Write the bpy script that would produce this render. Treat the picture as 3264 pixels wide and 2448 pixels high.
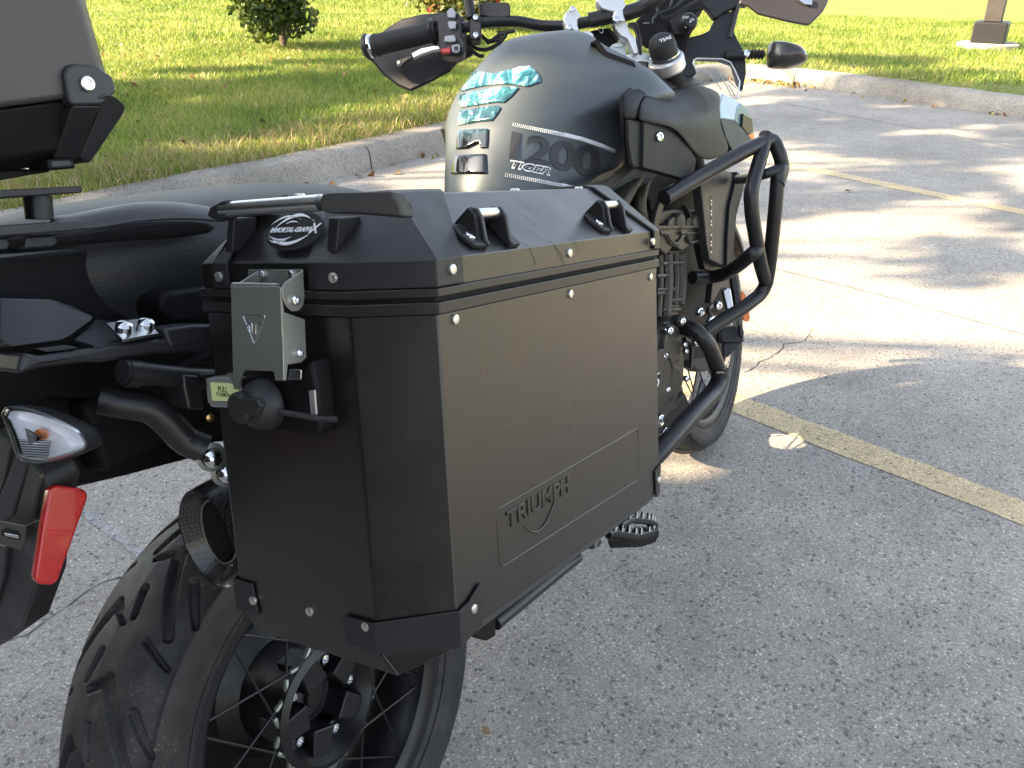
import bpy, bmesh, math, random
import numpy as np
from mathutils import Matrix, Vector
random.seed(7); rng = np.random.default_rng(7)
C = bpy.context.scene.collection
for o in list(bpy.data.objects): bpy.data.objects.remove(o)

# ------------------------------------------------------------------ camera
# the camera was solved against the motorcycle; everything below is in metres,
# world z up, x along the motorcycle, y to its left
f_px = 2798.75
CAMW = np.array([-0.608, -0.660, 1.234])
MW = np.array([[0.5228771665350731, -0.8523903209380939, 0.005496315793949325],
               [-0.37690495813884906, -0.23697656646050957, -0.8954243460387595],
               [0.7645535437407938, 0.46612535622903095, -0.44517977383721397]])
cam = bpy.data.cameras.new('camera'); cam_ob = bpy.data.objects.new('camera', cam); C.objects.link(cam_ob)
m = Matrix([[MW[0][0], -MW[1][0], -MW[2][0], CAMW[0]],
            [MW[0][1], -MW[1][1], -MW[2][1], CAMW[1]],
            [MW[0][2], -MW[1][2], -MW[2][2], CAMW[2]], [0, 0, 0, 1]])
cam_ob.matrix_world = m
cam.sensor_width = 36; cam.lens = 36 * f_px / 3264; cam.clip_end = 500; cam.clip_start = 0.02
bpy.context.scene.camera = cam_ob

# ------------------------------------------------------------------ light
SUN_AZ, SUN_EL = math.radians(136), math.radians(28)
SUND = np.array([math.cos(SUN_AZ) * math.cos(SUN_EL), math.sin(SUN_AZ) * math.cos(SUN_EL), math.sin(SUN_EL)])
world = bpy.data.worlds.new('World'); bpy.context.scene.world = world; world.use_nodes = True
nt = world.node_tree; nt.nodes.clear()
wo = nt.nodes.new('ShaderNodeOutputWorld'); bg = nt.nodes.new('ShaderNodeBackground'); sky = nt.nodes.new('ShaderNodeTexSky')
sky.sky_type = 'NISHITA'; sky.sun_disc = False; sky.sun_elevation = SUN_EL
sky.sun_rotation = math.radians(90) - SUN_AZ
sky.air_density = 1.0; sky.dust_density = 1.5; sky.ozone_density = 1.0
bg.inputs['Strength'].default_value = 0.10
hs = nt.nodes.new('ShaderNodeHueSaturation'); hs.inputs['Saturation'].default_value = .52
nt.links.new(sky.outputs[0], hs.inputs['Color']); nt.links.new(hs.outputs[0], bg.inputs[0]); nt.links.new(bg.outputs[0], wo.inputs[0])
sl = bpy.data.lights.new('sun', 'SUN'); so = bpy.data.objects.new('sun', sl); C.objects.link(so)
sl.energy = 5.0; sl.angle = math.radians(0.53); sl.color = (1.0, 0.79, 0.53)
so.rotation_mode = 'QUATERNION'; so.rotation_quaternion = Vector(SUND).to_track_quat('Z', 'Y')
so.location = (-6, 6, 8)
vs = bpy.context.scene.view_settings
vs.view_transform = 'Standard'; vs.look = 'None'; vs.exposure = 2.4; vs.gamma = 1.0; vs.use_curve_mapping = False
bpy.context.scene.render.engine = 'CYCLES'

# ------------------------------------------------------------------ frames and tracing
LEAN, GP = 0.18417878, -0.00855637
up = np.array([math.sin(GP), -math.sin(LEAN), 1.0]); up /= np.linalg.norm(up)
ex = np.array([1., 0, 0]) - up[0] * up; ex /= np.linalg.norm(ex); ey = np.cross(up, ex)
BW = np.stack([ex, ey, up])                       # motorcycle frame -> world (the bike leans on its stand)
BIKE_M = Matrix([[*BW[0], 0], [*BW[1], 0], [*BW[2], 0], [0, 0, 0, 1]])
CB = BW.T @ CAMW; MB = MW @ BW                    # camera position and axes in the motorcycle frame
KO = np.array([-.134, -.476, .922]); ka = .1806   # side case frame: hangs nose down
KN = np.array([[math.cos(ka), 0, math.sin(ka)], [0, 1, 0], [-math.sin(ka), 0, math.cos(ka)]])
CASE_M = BIKE_M @ Matrix([[*KN[0], KO[0]], [*KN[1], KO[1]], [*KN[2], KO[2]], [0, 0, 0, 1]])
CK = KN.T @ (CB - KO); MK = MB @ KN
S = 3264 / 2212
CROPS = {'D': (0, 0, 1 / S), 'P': (0, 0, 1), '1': (0, 0, 2.212), '2': (1000, 0, 2.212), '3': (1900, 0, 2.765), '4': (1900, 500, 2.765),
         '5': (1950, 900, 2.7657), 'a1': (0, 550, 2.765), 'a2': (600, 550, 2.765), 'a3': (600, 850, 2.765), 'a4': (0, 1150, 2.212),
         'a5': (150, 1750, 1.58), 'a6': (1400, 1300, 1.951), 'a7': (1300, 550, 2.458), 'b1': (0, 500, 4.424), 'b2': (0, 900, 4.424),
         'b3': (0, 1400, 2.37), 'b4': (1750, 0, 5.53), 'g': (2300, 1100, 2.2946)}
AX = {'x': 0, 'y': 1, 'z': 2}
def survey(crop, pt, ax, val, frame='B'):
    """Sight line through a measured picture point, met with the plane ax = val (or at distance 'd' = val)."""
    x0, y0, s = CROPS[crop]; px, py = x0 + pt[0] / s, y0 + pt[1] / s
    c, M = {'B': (CB, MB), 'K': (CK, MK), 'W': (CAMW, MW)}[frame]
    d = M.T @ np.array([(px - 1632) / f_px, (py - 1224) / f_px, 1.])
    if ax == 'd': return c + d * val
    i = AX[ax]; return c + d * (val - c[i]) / d[i]
def trace(crop, pts, ax, val, frame='B'):
    return [survey(crop, p[:2], ax, p[2] if len(p) > 2 else val, frame) for p in pts]

# ------------------------------------------------------------------ object helpers
def tag(o, label=None, cat=None, group=None, kind=None):
    if label: o['label'] = label
    if cat: o['category'] = cat
    if group: o['group'] = group
    if kind: o['kind'] = kind
    return o
def thing(name, label, cat, M=None, group=None):
    o = bpy.data.objects.new(name, None); C.objects.link(o); o.empty_display_size = .1
    if M is not None: o.matrix_world = M
    return tag(o, label, cat, group)
def mk(name, V, F, mat, parent=None, smooth=30, bevel=0, segs=2, subsurf=0, solid=0, recalc=True, M=None, blim=25):
    me = bpy.data.meshes.new(name); me.from_pydata([tuple(map(float, v)) for v in V], [], [tuple(map(int, f)) for f in F])
    if recalc:
        bm = bmesh.new(); bm.from_mesh(me); bmesh.ops.recalc_face_normals(bm, faces=bm.faces); bm.to_mesh(me); bm.free()
    if smooth:
        me.polygons.foreach_set('use_smooth', [True] * len(me.polygons))
        if not (bevel or subsurf or solid): me.set_sharp_from_angle(angle=math.radians(smooth))
    if mat: me.materials.append(mat)
    o = bpy.data.objects.new(name, me); C.objects.link(o)
    if parent: o.parent = parent
    if M is not None: o.matrix_basis = M
    if solid:
        k = o.modifiers.new('s', 'SOLIDIFY'); k.thickness = solid; k.offset = 0
    if subsurf:
        k = o.modifiers.new('u', 'SUBSURF'); k.levels = subsurf; k.render_levels = subsurf
    if bevel:
        k = o.modifiers.new('b', 'BEVEL'); k.width = bevel; k.segments = segs; k.limit_method = 'ANGLE'; k.angle_limit = math.radians(blim)
        k.harden_normals = True
    return o
def slab(name, front, ext, mat, parent=None, bevel=.002, segs=2, **kw):
    """Plate of real thickness: outline `front` extruded by vector ext."""
    n = len(front); e = np.array(ext, float); V = [np.array(p) for p in front] + [np.array(p) + e for p in front]
    F = [tuple(range(n)), tuple(range(2 * n - 1, n - 1, -1))] + [(i, (i + 1) % n, n + (i + 1) % n, n + i) for i in range(n)]
    return mk(name, V, F, mat, parent, bevel=bevel, segs=segs, **kw)
def loft(name, rings, mat, parent=None, closed=True, caps=True, **kw):
    n = len(rings[0]); V = [p for r in rings for p in r]; F = []
    for j in range(len(rings) - 1):
        for i in range(n if closed else n - 1):
            a, b = j * n + i, j * n + (i + 1) % n; F.append((a, b, b + n, a + n))
    if caps and closed: F += [tuple(range(n))[::-1], tuple(range((len(rings) - 1) * n, len(rings) * n))]
    return mk(name, V, F, mat, parent, **kw)
def box(name, a, b, mat, parent=None, **kw):
    (x0, y0, z0), (x1, y1, z1) = a, b
    return loft(name, [[(x0, y0, z), (x1, y0, z), (x1, y1, z), (x0, y1, z)] for z in (z0, z1)], mat, parent, **kw)
def catmull(P, n=8):
    P = [np.array(p, float) for p in P]; Q = [2 * P[0] - P[1]] + P + [2 * P[-1] - P[-2]]; out = []
    for i in range(1, len(Q) - 2):
        for k in range(n):
            t = k / n; a, b, c, d = Q[i - 1:i + 3]
            out.append(.5 * (2 * b + (c - a) * t + (2 * a - 5 * b + 4 * c - d) * t * t + (3 * b - a - 3 * c + d) * t ** 3))
    return out + [P[-1]]
def fillet(P, r=.03, n=5):
    P = [np.array(p, float) for p in P]; out = [P[0]]
    for i in range(1, len(P) - 1):
        a, b, c = P[i - 1:i + 2]; u = (a - b); v = (c - b); lu, lv = np.linalg.norm(u), np.linalg.norm(v)
        d = min(r, lu * .45, lv * .45); p, q = b + u / lu * d, b + v / lv * d
        out += [(1 - t) ** 2 * p + 2 * t * (1 - t) * b + t * t * q for t in np.linspace(0, 1, n)]
    return out + [P[-1]]
def sweep(P, r, res=14):
    P = [np.array(p, float) for p in P]; n = len(P); R = r if hasattr(r, '__len__') else [r] * n
    T = [P[min(i + 1, n - 1)] - P[max(i - 1, 0)] for i in range(n)]; T = [t / (np.linalg.norm(t) + 1e-12) for t in T]
    u = np.cross(T[0], [0, 0, 1.]); u = np.cross(T[0], [1., 0, 0]) if np.linalg.norm(u) < .1 else u; u /= np.linalg.norm(u)
    rings = []
    for i in range(n):
        u = u - T[i] * (u @ T[i]); u /= np.linalg.norm(u); v = np.cross(T[i], u)
        rings.append([P[i] + R[i] * (math.cos(a) * u + math.sin(a) * v) for a in np.linspace(0, 2 * math.pi, res, endpoint=False)])
    return rings
def tube(name, P, r, mat, parent=None, res=14, **kw): return loft(name, sweep(P, r, res), mat, parent, **kw)
def basis(n):
    n = np.array(n, float); n /= np.linalg.norm(n); u = np.cross(n, [0, 0, 1.])
    u = np.cross(n, [0, 1., 0]) if np.linalg.norm(u) < .1 else u; u /= np.linalg.norm(u); return u, np.cross(n, u), n
def turned(name, c, axis, prof, mat, parent=None, res=32, **kw):
    """Surface of revolution: profile (radius, distance along axis)."""
    u, v, n = basis(axis); c = np.array(c, float)
    rings = [[c + n * h + max(r, 1e-5) * (math.cos(a) * u + math.sin(a) * v) for a in np.linspace(0, 2 * math.pi, res, endpoint=False)] for r, h in prof]
    return loft(name, rings, mat, parent, **kw)
def frame_m(o, x, y, z): return Matrix([[x[0], y[0], z[0], o[0]], [x[1], y[1], z[1], o[1]], [x[2], y[2], z[2], o[2]], [0, 0, 0, 1]])
def text(name, s, o, right, upv, size, mat, parent=None, depth=.0006, shear=0, sx=1, space=1, offset=0, bev=0):
    cu = bpy.data.curves.new(name, 'FONT'); cu.body = s; cu.size = size; cu.extrude = depth; cu.shear = shear; cu.space_character = space
    cu.align_x = 'CENTER'; cu.align_y = 'CENTER'; cu.offset = offset; cu.bevel_depth = bev; cu.resolution_u = 6
    t = bpy.data.objects.new(name, cu); C.objects.link(t)
    me = bpy.data.meshes.new_from_object(t); me.name = name; bpy.data.objects.remove(t)
    r = np.array(right, float); r /= np.linalg.norm(r); q = np.array(upv, float); q -= r * (q @ r); q /= np.linalg.norm(q); n = np.cross(r, q)
    M = frame_m(o, r * sx, q, n); me.transform(M)
    me.materials.clear(); me.materials.append(mat); me.set_sharp_from_angle(angle=.5)
    ob = bpy.data.objects.new(name, me); C.objects.link(ob)
    if parent: ob.parent = parent
    return ob
_disc = {}
def stud(name, c, n, r, h, mat, parent, dome=.3, res=20, hexr=0):
    """Rivet or bolt head; alike heads share one mesh."""
    key = (name, round(r, 4), round(h, 4), mat.name, hexr)
    u, v, w = basis(n); M = frame_m(c, u, v, w)
    if key not in _disc:
        prof = [(r, -h * .6), (r, h * .45), (r * .93, h * .8), (r * .7, h), (1e-5, h + dome * h * .2)]
        if hexr: prof = [(r, -h * .6), (r, h * .5), (r * .86, h * .9), (r * .55, h), (r * .5, h * .4), (1e-5, h * .4)]
        o = turned(name, (0, 0, 0), (0, 0, 1), prof, mat, parent, res=res); _disc[key] = o.data
        o.matrix_basis = M; return o
    o = bpy.data.objects.new(name, _disc[key]); C.objects.link(o); o.parent = parent; o.matrix_basis = M; return o

# ------------------------------------------------------------------ materials
def nmat(name, col, rough=.5, metal=0., bump=0., bscale=400., var=0., vscale=30., spec=.5, rvar=0., coat=0., detail=3, stretch=None, dist=.001, trans=0., ior=1.45):
    m_ = bpy.data.materials.new(name); m_.use_nodes = True; t = m_.node_tree; b = t.nodes['Principled BSDF']
    b.inputs['Base Color'].default_value = (*col, 1); b.inputs['Roughness'].default_value = rough; b.inputs['Metallic'].default_value = metal
    b.inputs['Specular IOR Level'].default_value = spec; b.inputs['Coat Weight'].default_value = coat
    b.inputs['Transmission Weight'].default_value = trans; b.inputs['IOR'].default_value = ior
    tc = t.nodes.new('ShaderNodeTexCoord'); src = tc.outputs['Object']
    if stretch:
        mp = t.nodes.new('ShaderNodeMapping'); mp.inputs['Scale'].default_value = stretch; t.links.new(src, mp.inputs[0]); src = mp.outputs[0]
    def noise(sc, det=detail):
        n = t.nodes.new('ShaderNodeTexNoise'); n.inputs['Scale'].default_value = sc; n.inputs['Detail'].default_value = det; t.links.new(src, n.inputs['Vector']); return n
    if bump:
        n = noise(bscale); bp = t.nodes.new('ShaderNodeBump'); bp.inputs['Strength'].default_value = bump; bp.inputs['Distance'].default_value = dist
        t.links.new(n.outputs[0], bp.inputs['Height']); t.links.new(bp.outputs[0], b.inputs['Normal'])
    if var:
        n = noise(vscale, 5); r = t.nodes.new('ShaderNodeMapRange'); r.inputs[1].default_value = .3; r.inputs[2].default_value = .7
        r.inputs[3].default_value = 1 - var; r.inputs[4].default_value = 1 + var
        mx = t.nodes.new('ShaderNodeVectorMath'); mx.operation = 'SCALE'; mx.inputs[0].default_value = col
        t.links.new(n.outputs[0], r.inputs[0]); t.links.new(r.outputs[0], mx.inputs['Scale']); t.links.new(mx.outputs[0], b.inputs['Base Color'])
    if rvar:
        n = noise(vscale * 1.7, 5); r = t.nodes.new('ShaderNodeMapRange'); r.inputs[1].default_value = .3; r.inputs[2].default_value = .7
        r.inputs[3].default_value = rough - rvar; r.inputs[4].default_value = rough + rvar
        t.links.new(n.outputs[0], r.inputs[0]); t.links.new(r.outputs[0], b.inputs['Roughness'])
    return m_
M_case = nmat('black powder coat', (.0065, .006, .0058), .31, bump=.25, bscale=2500, rvar=.05, vscale=14, var=.10, dist=.0004, spec=.8, ior=1.5)
M_band = nmat('dark grey lid trim', (.018, .017, .017), .38, bump=.2, bscale=1800, dist=.0004)
M_plast = nmat('black moulded plastic', (.015, .015, .017), .46, bump=.35, bscale=2200, rvar=.05, vscale=20, dist=.0004)
M_plast2 = nmat('satin charcoal plastic', (.026, .026, .029), .42, bump=.3, bscale=1600, rvar=.05, vscale=18, dist=.0004)
M_dark = nmat('dark recess plastic', (.006, .006, .0065), .6, spec=.25, bump=.3, bscale=900)
M_gloss = nmat('gloss black enamel', (.007, .007, .008), .34, coat=.0, rvar=.04, vscale=40)
M_tank = nmat('matt storm grey paint', (.088, .104, .114), .46, metal=.40, bump=.08, bscale=3000, rvar=.03, vscale=10, dist=.0002)
M_shroud = nmat('matt graphite paint', (.017, .018, .020), .52, spec=.22, bump=.08, bscale=3000, rvar=.03, vscale=10, dist=.0002)
M_blue = nmat('pale blue print and sky tint', (.16, .26, .34), .30, metal=.5, rvar=.03, vscale=10)  # sky reflection on the nose put in as colour; also star print
M_alu = nmat('brushed aluminium', (.60, .60, .60), .28, metal=1)
M_cast = nmat('silver cast alloy', (.68, .68, .67), .38, metal=.85, bump=.2, bscale=900, rvar=.05)
M_steel = nmat('worn stainless steel', (.26, .265, .24), .32, metal=.60, bump=.05, bscale=700, var=.03, vscale=60, rvar=.03, dist=.0002)
M_chrome = nmat('bright steel', (.75, .76, .78), .12, metal=1, rvar=.04)
M_rivet = nmat('dull rivet metal', (.66, .64, .60), .34, metal=.9, bump=.2, bscale=900, rvar=.08, vscale=90, var=.1)
M_tube = nmat('satin black tube enamel', (.016, .016, .017), .34, bump=.3, bscale=1200, rvar=.06, vscale=30, dist=.0004)
M_engine = nmat('dark bronze engine paint', (.060, .054, .047), .40, metal=.5, bump=.3, bscale=900, rvar=.07, vscale=60, var=.15)
M_rubber = nmat('tyre rubber', (.020, .020, .021), .56, bump=.35, bscale=900, rvar=.08, vscale=25, var=.3, spec=.45, dist=.0006)
M_grip = nmat('grip rubber', (.018, .018, .019), .62, bump=.4, bscale=700)
M_black_deep = nmat('soot black', (.006, .006, .006), .8)
M_red = nmat('red reflector plastic', (.42, .008, .010), .25, coat=.6, bump=.35, bscale=1, var=.12, vscale=200)
M_redb = nmat('red button plastic', (.55, .03, .04), .4)
M_amber = nmat('amber reflector plastic', (.80, .20, .03), .3, coat=.4, var=.1, vscale=100)
M_grey = nmat('pale grey button plastic', (.36, .37, .40), .45, var=.06)
M_white = nmat('white print', (.75, .77, .80), .45, var=.05, vscale=300)
M_num = nmat('dark grey print', (.028, .030, .036), .42)
M_lime = nmat('lime sticker', (.66, .74, .34), .5, var=.04, vscale=100)
M_scratch = nmat('dark scratch', (.008, .008, .008), .7)
M_smoke = nmat('smoked hand guard plastic', (.040, .036, .036), .22, coat=.3, spec=.5)
M_fluid = nmat('milky reservoir plastic', (.55, .62, .64), .3, var=.1)
def clear(name, tint, gloss, rough):
    m_ = bpy.data.materials.new(name); m_.use_nodes = True; t = m_.node_tree; t.nodes.remove(t.nodes['Principled BSDF']); L = t.links.new
    tr = t.nodes.new('ShaderNodeBsdfTransparent'); tr.inputs[0].default_value = (*tint, 1); gl = t.nodes.new('ShaderNodeBsdfGlossy'); gl.inputs['Roughness'].default_value = rough
    lw = t.nodes.new('ShaderNodeFresnel'); lw.inputs[0].default_value = 1.45; ad = t.nodes.new('ShaderNodeMath'); ad.operation = 'ADD'; ad.inputs[1].default_value = gloss; L(lw.outputs[0], ad.inputs[0])
    mx = t.nodes.new('ShaderNodeMixShader'); L(ad.outputs[0], mx.inputs[0]); L(tr.outputs[0], mx.inputs[1]); L(gl.outputs[0], mx.inputs[2]); L(mx.outputs[0], t.nodes['Material Output'].inputs[0]); return m_
M_glass = clear('clear polycarbonate', (.93, .95, .95), .02, .04)
M_lens = clear('clear lamp lens', (.95, .96, .97), .04, .08)
M_reflect = nmat('lamp reflector metal', (.85, .86, .88), .30, metal=0, bump=.5, bscale=160, dist=.001)
M_brass = nmat('brass stud', (.7, .45, .2), .35, metal=1)
def dusty(m_, col, amt, scale):
    t = m_.node_tree; b = t.nodes['Principled BSDF']; L = t.links.new; tc = t.nodes.new('ShaderNodeTexCoord'); src = b.inputs['Base Color'].links[0].from_socket
    v = t.nodes.new('ShaderNodeTexVoronoi'); v.inputs['Scale'].default_value = scale; n = t.nodes.new('ShaderNodeTexNoise'); n.inputs['Scale'].default_value = 7; n.inputs['Detail'].default_value = 6; n.inputs['Roughness'].default_value = .7
    L(tc.outputs['Object'], v.inputs['Vector']); L(tc.outputs['Object'], n.inputs[0]); sp = t.nodes.new('ShaderNodeSeparateColor'); L(v.outputs['Color'], sp.inputs[0])
    r1 = t.nodes.new('ShaderNodeMapRange'); r1.inputs[1].default_value = .9; r1.inputs[2].default_value = 1.; L(sp.outputs[0], r1.inputs[0]); r2 = t.nodes.new('ShaderNodeMapRange'); r2.inputs[1].default_value = .48; r2.inputs[2].default_value = .72; L(n.outputs[0], r2.inputs[0])
    a = t.nodes.new('ShaderNodeMath'); a.operation = 'MULTIPLY'; L(r1.outputs[0], a.inputs[0]); L(r2.outputs[0], a.inputs[1]); c = t.nodes.new('ShaderNodeMath'); c.operation = 'MULTIPLY_ADD'; L(r2.outputs[0], c.inputs[0]); c.inputs[1].default_value = amt * .35; L(a.outputs[0], c.inputs[2])
    mx = t.nodes.new('ShaderNodeMix'); mx.data_type = 'RGBA'; L(c.outputs[0], mx.inputs[0]); L(src, mx.inputs[6]); mx.inputs[7].default_value = (*col, 1); L(mx.outputs[2], b.inputs['Base Color'])
dusty(M_rubber, (.16, .14, .12), .7, 420)
def carbon():
    m_ = bpy.data.materials.new('carbon weave'); m_.use_nodes = True; t = m_.node_tree; b = t.nodes['Principled BSDF']
    tc = t.nodes.new('ShaderNodeTexCoord'); mp = t.nodes.new('ShaderNodeMapping'); mp.inputs['Rotation'].default_value = (.5, .6, .78)
    t.links.new(tc.outputs['Object'], mp.inputs[0]); ck = t.nodes.new('ShaderNodeTexChecker'); ck.inputs['Scale'].default_value = 330
    t.links.new(mp.outputs[0], ck.inputs['Vector']); r = t.nodes.new('ShaderNodeMix'); r.data_type = 'RGBA'
    r.inputs[6].default_value = (.012, .012, .013, 1); r.inputs[7].default_value = (.055, .054, .052, 1)
    t.links.new(ck.outputs['Fac'], r.inputs[0]); t.links.new(r.outputs[2], b.inputs['Base Color'])
    bp = t.nodes.new('ShaderNodeBump'); bp.inputs['Strength'].default_value = .7; bp.inputs['Distance'].default_value = .0006
    t.links.new(ck.outputs['Fac'], bp.inputs['Height']); t.links.new(bp.outputs[0], b.inputs['Normal'])
    b.inputs['Roughness'].default_value = .34; b.inputs['Coat Weight'].default_value = .4; return m_
M_carbon = carbon()
def ribbed(name, col, axis_scale, rough=.5):
    m_ = nmat(name, col, rough, bump=0); t = m_.node_tree; b = t.nodes['Principled BSDF']
    tc = t.nodes.new('ShaderNodeTexCoord'); mp = t.nodes.new('ShaderNodeMapping'); mp.inputs['Scale'].default_value = axis_scale
    w = t.nodes.new('ShaderNodeTexVoronoi'); w.inputs['Scale'].default_value = 1; w.inputs['Randomness'].default_value = 0
    bp = t.nodes.new('ShaderNodeBump'); bp.inputs['Strength'].default_value = .5; bp.inputs['Distance'].default_value = .0006; bp.invert = True
    t.links.new(tc.outputs['Object'], mp.inputs[0]); t.links.new(mp.outputs[0], w.inputs['Vector']); t.links.new(w.outputs['Distance'], bp.inputs['Height'])
    t.links.new(bp.outputs[0], b.inputs['Normal']); return m_
M_seat = ribbed('ribbed seat vinyl', (.020, .021, .021), (230, 230, 230), .5)
M_seat2 = nmat('smooth seat vinyl', (.030, .030, .029), .5, bump=.4, bscale=1500)
M_knurl = ribbed('knurled rubber', (.02, .02, .02), (330, 330, 330), .5)
# ================================================================== SETTING
def concrete(name, base, dark=.58, scale=1., patch=.25):
    m_ = bpy.data.materials.new(name); m_.use_nodes = True; t = m_.node_tree; b = t.nodes['Principled BSDF']
    L = t.links.new; N = t.nodes.new
    tc = N('ShaderNodeTexCoord'); src = tc.outputs['Object']
    def noise(sc, det, rough=.6):
        n = N('ShaderNodeTexNoise'); n.inputs['Scale'].default_value = sc * scale; n.inputs['Detail'].default_value = det; n.inputs['Roughness'].default_value = rough; L(src, n.inputs[0]); return n.outputs[0]
    def ramp(s, a, b_, c0, c1):
        r = N('ShaderNodeMapRange'); r.inputs[1].default_value = a; r.inputs[2].default_value = b_; r.inputs[3].default_value = c0; r.inputs[4].default_value = c1; L(s, r.inputs[0]); return r.outputs[0]
    def mul(a, b_):
        q = N('ShaderNodeMath'); q.operation = 'MULTIPLY'; L(a, q.inputs[0])
        (L(b_, q.inputs[1]) if not isinstance(b_, float) else q.inputs[1].__setattr__('default_value', b_)); return q.outputs[0]
    def vor(sc):
        v = N('ShaderNodeTexVoronoi'); v.inputs['Scale'].default_value = sc * scale; L(src, v.inputs['Vector']); return v
    v1 = vor(310); v2 = vor(140); sep = N('ShaderNodeSeparateColor'); L(v1.outputs['Color'], sep.inputs[0]); sep2 = N('ShaderNodeSeparateColor'); L(v2.outputs['Color'], sep2.inputs[0])
    stones = ramp(sep.outputs[0], 0, 1, .76, 1.18)                     # tone of each grain of sand
    pits = ramp(sep.outputs[1], .84, .96, 1., dark)                    # dark grains
    pale = ramp(sep.outputs[2], .90, .97, 1., 1.7)                     # pale grains
    pits2 = ramp(sep2.outputs[1], .90, .97, 1., .5)
    big = ramp(noise(1.1, 5), .3, .7, 1 - patch, 1 + patch * .7)
    mid = ramp(noise(9, 6, .7), .3, .7, .88, 1.1)
    s = mul(mul(mul(stones, pits), mul(pale, pits2)), mul(big, mid))
    col = N('ShaderNodeVectorMath'); col.operation = 'SCALE'; col.inputs[0].default_value = base; L(s, col.inputs['Scale'])
    L(col.outputs[0], b.inputs['Base Color']); b.inputs['Roughness'].default_value = .85
    bp = N('ShaderNodeBump'); bp.inputs['Strength'].default_value = .8; bp.inputs['Distance'].default_value = .0012
    ad = N('ShaderNodeMath'); ad.operation = 'ADD'; L(pits, ad.inputs[0]); L(stones, ad.inputs[1]); L(ad.outputs[0], bp.inputs['Height']); L(bp.outputs[0], b.inputs['Normal'])
    return m_
M_conc = concrete('weathered car park concrete', (.350, .324, .284))
M_curb = concrete('old curb concrete', (.33, .305, .262), patch=.4)
M_line = concrete('worn yellow paint', (.60, .48, .29), dark=.6, patch=.15)
M_pale = concrete('faded white paint', (.36, .355, .35), patch=.3)
M_joint = nmat('dirt in joint', (.05, .045, .04), .95, var=.4, vscale=40)
M_soil = nmat('lawn soil', (.10, .09, .05), .95, var=.5, vscale=4)
def G(crop, pts, z=0.): return [survey(crop, p, 'z', z, 'W') for p in pts]

curb_line = [(-30, 5.2), (-8, 3.9), (-2, 3.35), (1, 3.22), (2.3, 3.12), (3.1, 2.98), (4.2, 2.86), (6.0, 2.76), (7.6, 2.68), (8.45, 2.62), (8.78, 2.50), (8.88, 2.2),
             (8.74, 1.54), (8.47, .87), (8.19, .24), (7.94, -.36), (7.2, -2.6), (5.8, -6.6), (0, -24)]
cl = catmull([(x, y, 0) for x, y in curb_line], 4)
def offs(P, d):
    out = []
    for i in range(len(P)):
        t = P[min(i + 1, len(P) - 1)] - P[max(i - 1, 0)]; t = t / np.linalg.norm(t); out.append(P[i] + np.array([-t[1], t[0], 0]) * d)
    return out
# car park: one sheet to the horizon
gv = [(-150, -150, 0), (150, -150, 0), (150, 150, 0), (-150, 150, 0)]
tag(mk('car_park', gv, [(0, 1, 2, 3)], M_conc), kind='structure')
# curb, cut into cast lengths with open joints between them
prof = [(0, -.05), (0, .012), (.012, .10), (.035, .138), (.06, .148), (.17, .152), (.185, .14), (.185, -.05)]
curb = bpy.data.objects.new('curb', None); C.objects.link(curb); tag(curb, kind='structure')
tag(curb, 'weathered concrete kerb between the car park and the lawn')
acc = [0.]
for i in range(1, len(cl)): acc.append(acc[-1] + np.linalg.norm(cl[i] - cl[i - 1]))
def at_len(s): return np.array([np.interp(s, acc, [p[k] for p in cl]) for k in range(3)])
i0 = min(range(len(cl)), key=lambda i: abs(cl[i][0] - 3.72) + abs(cl[i][1] - 2.92)); s0 = acc[i0] - 3.0 * 9
s = s0
while s < acc[-1] - .5:
    e_ = min(s + 3.0 - .010, acc[-1]); n_ = 14
    if s < 0: s += 3.0; continue
    P = [at_len(s + (e_ - s) * k / n_) for k in range(n_ + 1)]
    T = []
    for k in range(len(P)):
        t = P[min(k + 1, n_)] - P[max(k - 1, 0)]; t /= np.linalg.norm(t); T.append(np.array([-t[1], t[0], 0]))
    rings = [[P[k] + T[k] * (a + .003 * math.sin(3.1 * (s + k)) ) + np.array([0, 0, z + .003 * math.sin(2.3 * k + s)]) for a, z in prof] for k in range(n_ + 1)]
    loft('curb_length', rings, M_curb, curb, closed=True, caps=True, smooth=40)
    s += 3.0
# gutter dirt along the foot of the curb
def strip(name, L_, R_, mat, parent=None, kind='structure', z=.004):
    n = len(L_); V = [(p[0], p[1], z) for p in L_] + [(p[0], p[1], z) for p in R_]
    o = mk(name, V, [(i, i + 1, n + i + 1, n + i) for i in range(n - 1)], mat, parent, recalc=False)
    if kind and not parent: tag(o, kind=kind)
    return o
# lawn: ground sheet, gently uneven, behind the curb
inner = offs(cl, .175); far = [(-30, 150), (-8, 150), (-2, 150), (5, 150), (30, 150), (60, 150), (90, 150), (150, 150), (150, 60), (150, 20), (150, -10), (150, -60), (60, -150)]
LAWN_Z = .15
def lawn_h(x, y): return .155 + .02 * math.sin(.9 * x + .3) * math.cos(.7 * y) + max(0, min(.5, (y + .3 * x - 8) * .012))
V = []; F = []; K_ = 14; n = len(inner)
for i, p in enumerate(inner):
    t = i / (n - 1); fx, fy = np.interp(t * 12, range(13), [q[0] for q in far]), np.interp(t * 12, range(13), [q[1] for q in far])
    for k in range(K_):
        w = (k / (K_ - 1)) ** 2.6; x, y = p[0] * (1 - w) + fx * w, p[1] * (1 - w) + fy * w
        V.append((x, y, .145 if k == 0 else lawn_h(x, y)))
for i in range(n - 1):
    for k in range(K_ - 1): a = i * K_ + k; F.append((a, a + K_, a + K_ + 1, a + 1))
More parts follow.
